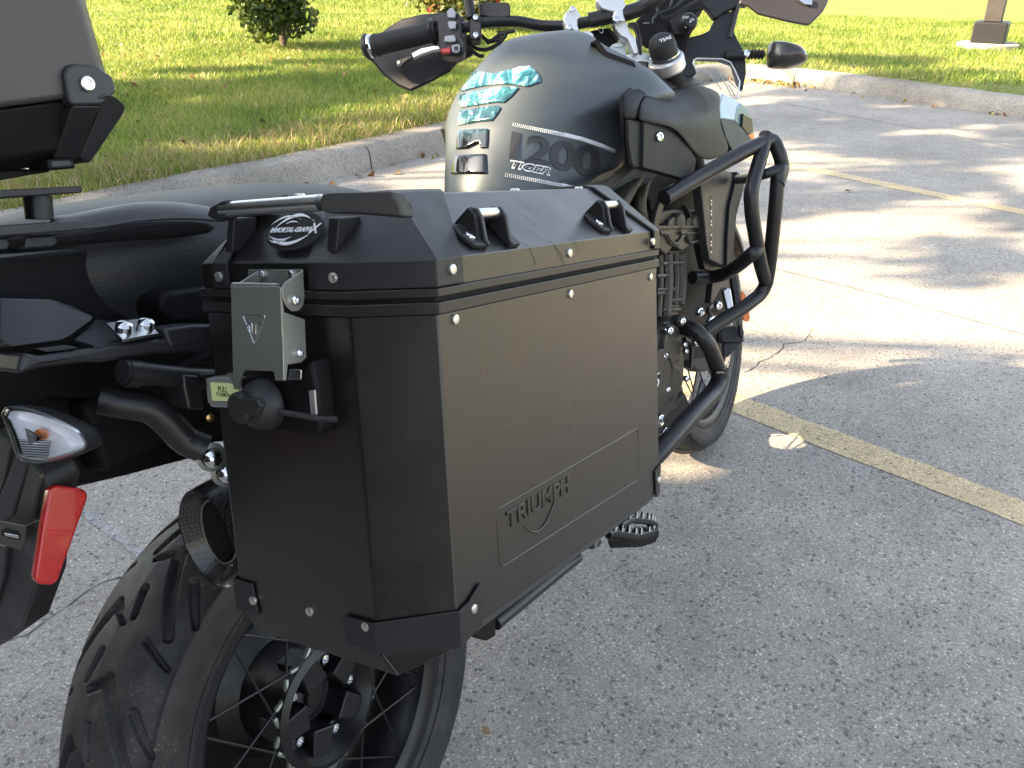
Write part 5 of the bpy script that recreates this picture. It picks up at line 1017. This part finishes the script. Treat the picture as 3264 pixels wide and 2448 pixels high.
# cockpit
plate5('cockpit_panel', '3', [(350, 180), (560, 0), (560, -120), (830, -120), (860, -20), (960, 60), (880, 110), (900, 150), (880, 215), (840, 290), (800, 330), (770, 460), (700, 500), (560, 300), (420, 260)], 1.90, M_dark, ext=.05)
plate5('screen_bracket', '3', [(860, -30), (1340, -60), (1335, 45), (1265, 35), (1140, 100), (1040, 160), (990, 90), (940, 40)], 1.93, M_plast)
plate5('cockpit_side', '3', [(1190, 95), (1262, 35), (1240, 180), (1218, 280), (1255, 360), (1295, 430), (1320, 540), (1325, 640), (1295, 790), (1245, 720), (1200, 560), (1080, 520), (880, 515), (855, 560), (890, 640), (760, 700), (700, 640), (760, 480), (800, 330), (930, 300), (1000, 265), (1035, 190), (1060, 140)], 1.94, M_plast)
tube('screen_edge_tube', path('3', [(1258, 40, 1.925), (1215, 200, 1.925), (1180, 330, 1.925)]), .004, M_plast2, bike, res=10)
plate5('instrument_back', '3', [(640, 160), (740, 100), (850, 105), (895, 150), (880, 210), (830, 290), (700, 300)], 1.87, M_plast)
kn = turned('switch_knob', survey('3', (815, 195), 'd', 1.85), -MB[2] + .15 * MB[0], [(.019, -.012), (.018, .006), (.013, .012), (1e-4, .013)], M_plast, bike, res=24)
bpy.context.view_layer.update(); kb = bvh_of(kn)
text_decal('printed_letters', 'OFF', '3', kb, [(765, 143), (817, 143), (817, 166), (765, 166)], .0008, M_white, kn, offset=.01)
text_decal('printed_letters', 'ON', '3', kb, [(826, 166), (862, 160), (864, 184), (828, 190)], .0008, M_white, kn, offset=.01)
decal('knob_mark', '3', kb, [[(783, 240), (790, 248), (838, 190), (830, 182)]], .0008, M_white, kn)
for pts, r in (([(500, 210), (520, 150), (600, 100), (700, 60), (800, -40)], .0028), ([(520, 180), (640, 160), (760, 90), (950, -20)], .0045), ([(500, 205), (540, 120), (640, 80), (680, -40)], .002), ([(860, 80), (930, 50), (980, -20)], .0015), ([(540, 60), (560, 140), (640, 150)], .003)): tube('cable', catmull([survey('3', p, 'd', 1.80) for p in pts], 5), r, M_gloss, bike, res=8)
plate5('centre_block', '3', [(360, 180), (470, 150), (600, 230), (700, 330), (560, 420), (450, 400), (400, 360)], 1.86, M_dark)
text('moulded_mark', 'LOCK', survey('3', (443, 203), 'd', 1.855), MB[0], -MB[1], .005, M_grey, bike, depth=.0003)
tube('upper_fork_leg', [fk - ya * .03, fk - ya * .3], .028, M_dark, bike, res=24)
# right hand guard, front indicator and wind deflector
plate5('hand_guard', '3', [(1262, 30), (1290, -120), (2060, -120), (2050, 10), (2010, 90), (1965, 140), (1885, 216), (1840, 214), (1700, 186), (1560, 152), (1425, 118), (1345, 52)], 1.48, M_smoke, bevel=.008, ext=.008)
plate5('guard_reflector', '3', [(1760, -20), (1905, -20), (1905, 42), (1840, 36)], 1.474, M_chrome, bevel=.001, ext=.002)
i0, i1 = path('3', [(1140, 487, 1.93), (1330, 480, 1.93)]); im = tube('indicator_arm', [i0, i1], .0085, M_plast, bike, res=16)
for k in range(5): turned('indicator_bellow', survey('3', (1345 + k * 30, 478), 'd', 1.93), i1 - i0, [(.007, -.004), (.0115, 0), (.007, .004)], M_grip, im, res=20)
stud('indicator_nut', survey('3', (1325, 472), 'd', 1.918), -MB[2], .0075, .006, M_chrome, im, hexr=1)
io = catmull(path('3', [(1508, 470, 1.93), (1522, 400, 1.93), (1545, 375, 1.93), (1620, 372, 1.93), (1740, 400, 1.93), (1820, 440, 1.93), (1862, 500, 1.93), (1850, 545, 1.93), (1760, 580, 1.93), (1650, 600, 1.93), (1530, 585, 1.93), (1512, 560, 1.93)]), 3)[:-1]
ic = np.mean(io, 0)
def ir_(s_, dd): return [ic + (p - ic) * s_ + MB[2] * dd for p in io]
fi = loft('front_indicator', [ir_(.25, -.034), ir_(.6, -.029), ir_(.86, -.017), ir_(1.0, 0), ir_(.98, .012), ir_(.5, .022)], M_smoke, bike, smooth=60)
stud('indicator_screw', survey('3', (1828, 498), 'd', 1.915), -MB[2], .004, .002, M_black_deep, fi)
plate5('wind_deflector', '3', [(855, 535), (885, 515), (1000, 512), (1110, 520), (1185, 548), (1225, 625), (1268, 720), (1262, 800), (1245, 872), (1180, 840), (1100, 800), (1000, 690), (920, 630), (890, 640), (862, 580)], 1.83, M_glass, bevel=.0015, ext=.003)
tube('deflector_edge', path('3', [(890, 638, 1.83), (857, 560, 1.83), (862, 530, 1.83), (890, 515, 1.83), (1110, 520, 1.83), (1183, 550, 1.83), (1225, 625, 1.83), (1266, 720, 1.83), (1255, 800, 1.83), (1247, 868, 1.83)]), .0016, M_cast, bike, res=8)
for a_, b_ in (((985, 640), (1110, 790)), ((1085, 640), (1190, 835)), ((1100, 650), (1240, 780)), ((1160, 740), (1225, 850))): tube('deflector_rib', path('3', [(*a_, 1.832), (*b_, 1.832)]), .001, M_cast, bike, res=6)
# ---------------------------------------------------------------- footpeg, case lower rail
pg = plate('footpeg', 'a6', [(1040, 760), (1100, 745), (1235, 740), (1340, 730), (1362, 760), (1340, 800), (1250, 828), (1060, 832), (1045, 800)], 'y', -.27, (0, .0, -.012), M_gloss, bevel=.003)
def tooth(p, sc=1):
    q = survey('a6', p, 'y', -.28); a_ = .0042 * sc
    return slab('peg_tooth', [q + np.array([-a_, 0, 0]), q + np.array([-a_ * .2, 0, .008 * sc]), q + np.array([a_ * .3, 0, .008 * sc]), q + np.array([a_, 0, 0])], (0, .005, 0), M_chrome, pg, bevel=.0006)
for p in ((1072, 755), (1108, 762), (1150, 768), (1190, 775), (1232, 785), (1265, 785), (1315, 775), (1345, 745), (1350, 718), (1335, 700), (1312, 695), (1275, 690), (1238, 685), (1198, 680)): tooth(p, 1.45)
tube('footpeg_frame', fillet(Bt('a6', [(1050, 790), (1080, 775), (1230, 800), (1330, 770), (1345, 725), (1300, 705), (1190, 695), (1130, 735)], 'y', -.275), .01), .0062, M_gloss, pg, res=12)
plate('footpeg_plate', 'a6', [(1150, 720), (1235, 740), (1310, 715), (1320, 750), (1240, 778), (1180, 745)], 'y', -.27, (0, .01, -.004), M_alu, pg, bevel=.001)
plate('footpeg_bracket', 'a6', [(910, 830), (985, 815), (1005, 850), (965, 885), (915, 875)], 'y', -.25, (0, .04, 0), M_plast, bevel=.004)
stud('peg_bolt', survey('a6', (975, 835), 'y', -.252), (-.4, -1, 0), .009, .006, M_steel, bike, hexr=1)
plate('rearset_plate', 'a6', [(800, 760), (1200, 400), (1240, 620), (1010, 800), (900, 860)], 'y', -.22, (0, .02, 0), M_dark, bevel=.004)
tube('lower_case_rail', Bt('a6', [(350, 1345), (600, 1140), (770, 1000), (860, 930)], 'y', -.235), .0090, M_tube, bike, res=16)
tube('lower_case_rail', Bt('a6', [(350, 1320), (560, 1140), (740, 980)], 'y', -.215), .006, M_tube, bike, res=12)
plate('rail_bracket', 'a6', [(205, 1360), (280, 1310), (355, 1290), (355, 1420), (300, 1452), (205, 1425)], 'y', -.24, (0, .04, 0), M_dark, bevel=.003)
plate('rail_bracket', 'a6', [(490, 1170), (555, 1130), (555, 1180), (500, 1200)], 'y', -.235, (0, .03, 0), M_plast, bevel=.002)
plate('rail_bracket', 'a6', [(780, 950), (855, 880), (858, 960), (820, 1010), (790, 1010)], 'y', -.24, (0, .03, 0), M_tube, bevel=.006)
tube('side_stand', [np.array([.55, .10, .30]), np.array([.50, .30, .07])], .012, M_tube, bike, res=12)
slab('stand_foot', [(.46, .27, .062), (.54, .27, .062), (.54, .35, .076), (.46, .35, .076)], (0, 0, -.008), M_tube, bike, bevel=.003)
# left side masses that carry the outline when seen from elsewhere
slab('left_shroud', [(.80, .20, .98), (1.05, .24, .97), (1.18, .20, .90), (1.10, .20, .80), (.85, .21, .80)], (0, -.02, 0), M_shroud, bike, bevel=.006)
slab('engine_left', [(.50, .02, .62), (.95, .02, .66), (.98, .02, .40), (.90, .02, .28), (.52, .02, .28), (.45, .02, .42)], (0, .18, 0), M_engine, bike, bevel=.02, segs=3)
slab('frame_spine', [(.30, -.09, .80), (1.02, -.09, .97), (1.08, -.09, .85), (.62, -.09, .62), (.42, -.09, .60)], (0, .18, 0), M_dark, bike, bevel=.01)
# ================================================================== TOP CASE
top = thing('top_case', 'matt black aluminium top box with a riveted moulded corner on the rear rack', 'top case', BIKE_M @ Matrix.Translation((-.38, 0, 1.05)))
TI = np.array([.38, 0, -1.05])
def Tt(crop, pts, ax, val): return [p + TI for p in Bt(crop, pts, ax, val)]
w_ = survey('D', (228, 150), 'y', -.20); xf = w_[0] + .38
e1 = survey('D', (216, 150), 'y', -.20)[0] + .38
def tring(z, io): return [(-.26 + io, -.20 + io, z), (e1 - io * .3, -.20 + io, z), (e1 + .028 - io, -.165 + io, z), (e1 + .028 - io, .17 - io, z), (e1 - io, .20 - io, z), (-.26 + io, .20 - io, z)]
zb = survey('D', (100, 219), 'y', -.20)[2] - 1.05
loft('case_body', [tring(zb, 0), tring(zb + .19, -.002)], nmat('grey brown powder coat', (.052, .045, .041), .42, bump=.25, bscale=2500, rvar=.04, vscale=14, dist=.0004), top, bevel=.005, segs=3, blim=15)
loft('lid', [tring(zb + .195, 0), tring(zb + .25, .0), tring(zb + .29, .05)], M_case, top, bevel=.005, segs=3, blim=15)
loft('case_base', [tring(zb - .046, .045), tring(zb - .036, .022), tring(zb - .0008, .006)], M_dark, top, bevel=.003, blim=15)
cf = slab('corner_fitting', Tt('1', [(458, 530), (470, 475), (515, 447), (700, 462), (740, 500), (800, 540), (815, 610), (822, 650), (720, 740), (515, 745), (485, 700)], 'y', -.2055), (0, .012, 0), M_plast2, top, bevel=.004, segs=3)
slab('corner_fitting_hook', Tt('1', [(690, 690, -.2075), (755, 650, -.2075), (830, 690, -.205), (893, 740, -.198), (880, 800, -.195), (650, 1140, -.170), (610, 1150, -.170), (560, 1110, -.172), (700, 790, -.198)], 'y', -.2), (-.0, .02, 0), M_plast2, top, bevel=.004, segs=3)
slab('corner_fitting_skirt', Tt('1', [(515, 742, -.2045), (715, 745, -.2045), (560, 1110, -.172), (530, 1130, -.172), (380, 1120, -.172)], 'y', -.2), (0, .02, 0), M_plast, top, bevel=.003)
stud('screw_head', survey('1', (618, 590), 'y', -.207) + TI, (-.05, -1, 0), .0058, .002, M_chrome, cf, hexr=1)
ft = slab('foot', Tt('1', [(330, 1120), (520, 1115), (540, 1185), (345, 1200)], 'y', -.175), (0, .03, 0), M_dark, top, bevel=.002)
slab('foot_pad', Tt('1', [(355, 1128), (500, 1124), (520, 1178), (365, 1190)], 'y', -.1755), (0, .01, 0), M_plast2, ft, bevel=.002)
# ================================================================== LAWN, SHRUBS, POST, LEAVES, TREES
M_bark = nmat('grey brown bark', (.11, .085, .06), .9, bump=1, bscale=60, var=.35, vscale=20, dist=.01)
M_leafg = leafmat('shrub leaves', [(0, (.035, .06, .012)), (.5, (.08, .12, .022)), (.85, (.15, .18, .04)), (1., (.24, .22, .05))])
M_leafr = leafmat('reddening leaves', [(0, (.04, .06, .015)), (.62, (.10, .13, .025)), (.85, (.22, .10, .03)), (1., (.42, .05, .035))])
M_leaft = leafmat('tree leaves', [(0, (.03, .06, .012)), (.6, (.07, .12, .02)), (1., (.16, .17, .03))], trans=.25)
M_fallen = leafmat('fallen leaves', [(0, (.10, .055, .025)), (.4, (.28, .14, .05)), (.7, (.42, .30, .08)), (1., (.22, .28, .10))], trans=.1, pscale=8)
def leafmesh(name, cs, size, mat, parent=None, fold=.25, kind=None):
    """Many small folded leaves, four triangles each, at centres cs."""
    n = len(cs); size = size * rng.uniform(.65, 1.25, n); q = rng.normal(size=(n, 3)); q /= np.linalg.norm(q, axis=1)[:, None]; r = rng.normal(size=(n, 3)); u = np.cross(q, r); u /= np.linalg.norm(u, axis=1)[:, None]; v = np.cross(q, u)
    s_ = size[:, None]; P = [cs - u * s_ * .5, cs - u * s_ * .1 + v * s_ * .32 + q * s_ * fold * .4, cs + u * s_ * .55, cs - u * s_ * .1 - v * s_ * .32 + q * s_ * fold * .4, cs + u * s_ * .25 + v * s_ * .18 + q * s_ * fold * .3, cs + u * s_ * .25 - v * s_ * .18 + q * s_ * fold * .3]
    V = np.stack(P, 1).reshape(-1, 3); i = np.arange(n) * 6; F = np.concatenate([np.stack([i, i + 1, i + 4], 1), np.stack([i, i + 4, i + 2], 1), np.stack([i, i + 2, i + 5], 1), np.stack([i, i + 5, i + 3], 1)])
    me = bpy.data.meshes.new(name); me.vertices.add(len(V)); me.vertices.foreach_set('co', V.ravel()); me.loops.add(F.size); me.loops.foreach_set('vertex_index', F.ravel()); me.polygons.add(len(F)); me.polygons.foreach_set('loop_start', np.arange(len(F)) * 3); me.update(calc_edges=True); me.materials.append(mat)
    o = bpy.data.objects.new(name, me); C.objects.link(o)
    if parent: o.parent = parent
    if kind: o['kind'] = kind
    return o
def blob(c, r, n, flat=.8):
    p = rng.normal(size=(n, 3)); p /= np.linalg.norm(p, axis=1)[:, None]; p *= (rng.random(n) ** .45)[:, None]; return np.array(c) + p * np.array(r) * [1, 1, flat]
def shrub(name, label, base, h, r, nl, mat, size, stems=7, group=None, low=.25):
    t = thing(name, label, 'shrub', Matrix.Translation(base), group); cs = []
    for k in range(stems):
        a = rng.uniform(0, 2 * math.pi); rr_ = r * rng.uniform(.3, 1.); tip = np.array([math.cos(a) * rr_, math.sin(a) * rr_, h * rng.uniform(.6, 1.)])
        P = catmull([(0, 0, -.05), tip * [.15, .15, .3], tip * [.55, .55, .65], tip], 4); tube('stem', P, list(np.linspace(.022, .005, len(P)) * (h / 1.2)), M_bark, t, res=7)
        for s_ in np.linspace(low, 1, 6): cs.append(blob(tip * [s_ * .95, s_ * .95, s_] + rng.normal(0, .07 * h, 3), r * .30, nl // (stems * 6)))
    leafmesh('foliage', np.concatenate(cs), size, mat, t); return t
b1 = survey('D', (614, 106), 'z', .17, 'W'); d1 = np.linalg.norm(b1 - CAMW)
shrub('shrub', 'green leafy shrub with bare lower stems on the sunny lawn, left of the handlebar', b1, 1.5, .72, 5200, M_leafg, .085, low=.34)
b2 = b1 + (survey('D', (1010, 40), 'z', .17, 'W') - b1) * .16 + np.array([1.2, -1.0, 0])
ray = survey('D', (1015, -25), 'z', .17, 'W'); b2 = CAMW + (ray - CAMW) / np.linalg.norm((ray - CAMW)[:2]) * 13.5; b2[2] = .17
shrub('shrub', 'reddening shrub with scarlet leaves behind the left handlebar', b2, 1.1, 1.0, 4200, M_leafr, .10, stems=9, low=.1)
# brown square post of a lamp or sign with its footing
pb_ = survey('D', (2133, 98), 'z', .17, 'W'); dirp = (pb_ - CAMW) / np.linalg.norm((pb_ - CAMW)[:2]); pb_ = CAMW + dirp * 12.2; pb_[2] = .17
pb_ = survey('D', (2133, 98), 'z', .17, 'W')
M_post = nmat('weathered brown steel', (.045, .038, .034), .55, var=.2, vscale=15, bump=.3, bscale=60)
post = thing('lamp_post', 'square brown steel post on a black block and round concrete footing on the lawn', 'post', Matrix.Translation(pb_))
dd_ = np.linalg.norm(pb_ - CAMW); pw_ = 26 / 1896 * dd_
turned('footing', (0, 0, -.2), (0, 0, 1), [(.36, 0), (.36, .22), (.33, .235), (1e-4, .24)], M_curb, post, res=40)
box('base_block', (-pw_ * 1.05, -pw_ * 1.05, .03), (pw_ * 1.05, pw_ * 1.05, .28), M_plast, post, bevel=.02)
box('shaft', (-pw_ * .55, -pw_ * .55, .28), (pw_ * .55, pw_ * .55, 4.6), M_post, post, bevel=.01)
box('lamp_head', (-.25, -.16, 4.6), (.55, .16, 4.78), M_post, post, bevel=.03)
# fallen leaves
def leaf_on(p, size, mat=M_fallen, z=.012):
    o = bpy.data.objects.new('fallen_leaf', LEAFME); C.objects.link(o); o.location = (p[0], p[1], z); o.rotation_euler = (rng.normal(0, .35), rng.normal(0, .35), rng.uniform(0, 6.28)); s_ = size / .07; o.scale = (s_, s_, s_); return o
pts_ = []
for i in range(15):
    a = i / 14 * 2 * math.pi; pts_.append((.035 * math.cos(a) * (1 + .25 * math.cos(5 * a)), .022 * math.sin(a) * (1 + .25 * math.cos(5 * a + 1)), .006 * math.sin(2 * a) + .004 * math.cos(a)))
LM = mk('fallen_leaf', pts_ + [(0, 0, -.002)], [(i, (i + 1) % 15, 15) for i in range(15)], M_fallen, solid=0); LEAFME = LM.data
tag(LM, 'curled orange fallen leaf on the concrete beside the rear wheel', 'leaf'); lp = G('D', [(1050, 1586)])[0]; LM.location = (lp[0], lp[1], .010); LM.rotation_euler = (.5, .2, .9); LM.scale = (.32, .32, .32)
LM.data.materials.clear(); LM.data.materials.append(M_fallen)
for (p, s_, lb) in (((665, 402), .07, 'yellow green leaf in the gutter above the seat'), ((715, 401), .06, 'brown leaf lying on the gutter just above the pannier handle'), ((802, 381), .07, 'pale orange leaf on the concrete under the kerb crack'), ((775, 383), .05, 'green leaf beside the kerb crack'), ((858, 377), .05, 'small brown leaf nearest the tank by the kerb'), ((630, 398), .06, 'dull leaf at the edge of the seat top'), ((1835, 415), .05, 'tiny tan leaf on the shaded concrete beyond the guard bars')):
    q = G('D', [p])[0]; tag(leaf_on(q, s_), lb, 'leaf')
gp_ = []
for _ in range(420):
    s_ = rng.uniform(0, acc[-1]); c_ = at_len(s_); k = int(np.clip(s_ / .1, 1, len(TLA) - 2)); t = TLA[k]; nn = np.array([-t[1], t[0]]); q = c_[:2] - nn * abs(rng.normal(.05, .12)); gp_.append((q[0], q[1], .012))
gp_ = np.array(gp_); right_ = CAMW[:2]
def pile(crop, pts, n, sig): return np.concatenate([np.c_[rng.normal(G(crop, [p])[0][0], sig, n), rng.normal(G(crop, [p])[0][1], sig, n), rng.uniform(.008, .03, n)] for p in pts])
lit = np.concatenate([gp_, pile('3', [(1350, 690), (1400, 700), (1450, 710), (1500, 715)], 60, .14), pile('3', [(1620, 740), (1700, 750), (1800, 760)], 30, .12)])
tag(leafmesh('leaf_litter', lit, .05, M_fallen), 'dry leaves gathered in the gutter along the kerb', kind='stuff')
sc = scatter(420, 1, 12, 2.8, 9, .2, 6); tag(leafmesh('lawn_leaves', np.c_[sc, [lawn_h(*q) + .04 for q in sc]], .055, M_fallen), 'scattered fallen leaves on the grass', kind='stuff')

# shade trees behind and to the left: they stand outside the picture and cast its dappled shade
def tree(label, base, h, blobs, leaf, n_per, trunk_r=.22):
    global rng; rng = np.random.default_rng(int(abs(base[0]) * 10))
    t = thing('shade_tree', label, 'tree', Matrix.Translation(base), None); base = np.array(base); cs = []
    tp = catmull([(0, 0, -.2), (.1, .05, h * .3), (-.1, .1, h * .6), (0, 0, h)], 6); tube('trunk', tp, list(np.linspace(trunk_r, trunk_r * .25, len(tp))), M_bark, t, res=12)
    for c, r, dens in blobs:
        c = np.array(c) - base; r = np.array(r, float) * np.ones(3); st_ = np.array([0, 0, min(h * .9, max(h * .35, c[2] * .6))]); P = catmull([st_, st_ * .5 + c * .5 + [0, 0, .2], c], 5); tube('limb', P, list(np.linspace(.07, .015, len(P))), M_bark, t, res=7)
        for _ in range(3):
            e_ = c + rng.normal(0, 1, 3) * r * .6; tube('branch', [c * .8 + st_ * .2, (c + e_) / 2 + rng.normal(0, .05, 3), e_], [.02, .012, .005], M_bark, t, res=5)
        sub_ = max(3, int(dens)); k_ = rng.normal(0, .45, (sub_, 3)) * r + c
        for q in k_: cs.append(blob(q, r * .42, max(20, int(n_per * r.prod() ** .66)), 1.))
    leafmesh('crown', keep(np.concatenate(cs)), leaf, M_leaft, t); return t
GAPS = [(np.array([-.32, -.02, .90]), .10), (BW @ [.62, -.02, .94], .13), (BW @ [.70, -.02, 1.05], .06), (BW @ [1.0, .40, 1.13], .05), (BW @ [1.10, .06, 1.16], .05), (BW @ [1.13, -.10, 1.08], .08)]
for gx, gy, gr in ((2.6, -.25, .34), (2.95, -.55, .32), (2.35, .1, .3), (1.95, .1, .22), (2.18, -.48, .16), (1.64, -.24, .13), (3.1, -.95, .3), (2.95, .1, .3), (1.5, .02, .12), (3.5, -.6, .22)): GAPS.append((np.array([gx, gy, 0.]), gr))
def keep(cs):
    # leaves cut away along sun rays so light lands on chosen spots
    m = np.ones(len(cs), bool)
    for p, r in GAPS:
        v = cs - p; a = v @ SUND; m &= np.linalg.norm(v - a[:, None] * SUND, axis=1) > r
    return cs[m]
def over(x, y, h): t = h / SUND[2]; return (x + SUND[0] * t, y + SUND[1] * t, h)
SH1 = []   # (ground x, ground y, height, radius, clumps)
def clumps(spec): return [(over(x, y, h), r, d) for x, y, h, r, d in spec]
# tree A shades the kerb strip and the near ground left of the motorcycle
specA = [(3.0, 5.6, 5., .8, 7), (4.6, 5.4, 5., .8, 7), (6.4, 4.6, 5., .7, 6), (1.8, 5.2, 5., .8, 7), (7.6, 3.6, 5., .6, 5), (8.2, 5.4, 5.4, .6, 5), (9.6, 3.4, 5.6, .8, 6), (9.8, 1.5, 5.6, .7, 6), (-1.2, 2.2, 4.2, 1.0, 9), (.2, 1.4, 4.0, .9, 9), (.1, 2.6, 4.6, 1.0, 9), (1.6, 2.5, 4.6, .8, 7), (2.4, 3.5, 4.2, .7, 6), (1.4, 4.0, 4.8, .9, 7), (3.7, 3.5, 4.4, .6, 5), (4.4, 4.3, 5.0, .8, 6), (5.6, 3.7, 4.6, .55, 5), (3.0, 4.8, 4.6, .8, 6), (-.6, .8, 3.6, .8, 9), (-.9, -.3, 3.6, .9, 9), (.9, -.35, 4.0, .5, 8), (.55, -.3, 4.3, .5, 7), (1.25, -.62, 4.1, .45, 7), (.2, -.1, 3.8, .5, 8), (.95, -.95, 4.4, .55, 8), (1.5, -1.0, 4.4, .4, 6), (.9, -1.5, 4.6, .7, 9), (.3, -1.2, 4.3, .7, 9)]
tree('leafy tree standing out of the picture behind the left end of the kerb', (-8.2, 9.2, .15), 6.5, clumps(specA), .13, 420, .24)
# tree B: thin outer sprays dappling the motorcycle and the concrete to its right
specB = [(1.4, -.5, 4.2, .22, 5), (3.0, -1.6, 5.0, .35, 7), (8.8, .6, 6.2, .7, 6), (8.3, -.4, 6.2, .6, 6), (2.45, -.98, 4.6, .42, 8), (5.6, .3, 6., (.9, .6, .5), 5), (6.2, -.8, 6, (.9, .6, .5), 5), (6.8, 1.2, 6.2, (.9, .6, .5), 5), (7.8, -.2, 6.2, (.9, .7, .5), 5), (5.0, -.9, 5.8, (.8, .5, .5), 4), (2.6, .75, 5.2, (.9, .5, .5), 3), (3.5, -.1, 5.4, (.8, .5, .5), 3), (3.9, 1.2, 5.6, (1., .5, .5), 3), (4.8, .1, 5.6, (.9, .5, .5), 3), (5.2, 1.6, 6.0, (1., .6, .5), 4), (6.3, .6, 6.0, (1., .6, .5), 4), (7.2, 1.8, 6.4, (1., .7, .5), 4), (7.0, -.6, 6.0, (.8, .6, .5), 4), (8.3, .9, 6.4, (.9, .8, .5), 4), (1.0, -1.8, 5.0, .9, 5), (-.1, -1.2, 4.8, .8, 5)]
tree('tall thin-crowned tree standing out of the picture to the left of the car park', (-6.0, 13.0, .15), 8.5, clumps(specB), .15, 260, .28)

# tree C: unseen, added to shade the ground reflected in the pannier's rear face
specC = [(x + .3 * math.sin(7 * x + y), y + .3 * math.cos(5 * y + x), 4.4 + .5 * math.sin(x * 2 + y), 1.05, 9) for x in (-5.6, -4.2, -2.8, -1.5) for y in (-.6, 1.0, 2.4, 3.8)]
tree('broad tree added out of the picture to shade the ground behind the photographer', (-12.5, 8.5, .0), 6.5, clumps(specC), .17, 230, .3)

# clipped evergreen hedge added unseen behind the photographer to darken the pannier's reflections
unseen_hedge = thing('unseen_hedge', 'dense dark evergreen hedge added out of the picture to darken reflections in the pannier', 'unseen_hedge', Matrix.Translation((-3.9, 0, 0)))
M_hedge = leafmat('evergreen hedge', [(0, (.010, .018, .008)), (.6, (.022, .036, .014)), (1., (.04, .055, .02))], trans=.1)
hc = []
for k in range(26):
    y = -1.1 + k * .42; hc.append(blob((.15 * math.sin(k), y, 1.6), (.75, .6, 2.2), 900, 1.)); hc.append(blob((0, y, .7), (.8, .6, .9), 300, 1.)); tube('stem', [(.1 * math.sin(3 * k), y, -.05), (0, y, 1.), (0, y, 2.4)], [.06, .05, .02], M_bark, unseen_hedge, res=6)
hc = np.concatenate(hc); hc[:, 2] = np.clip(hc[:, 2], .05, 3.5); leafmesh('foliage', hc, .22, M_hedge, unseen_hedge)
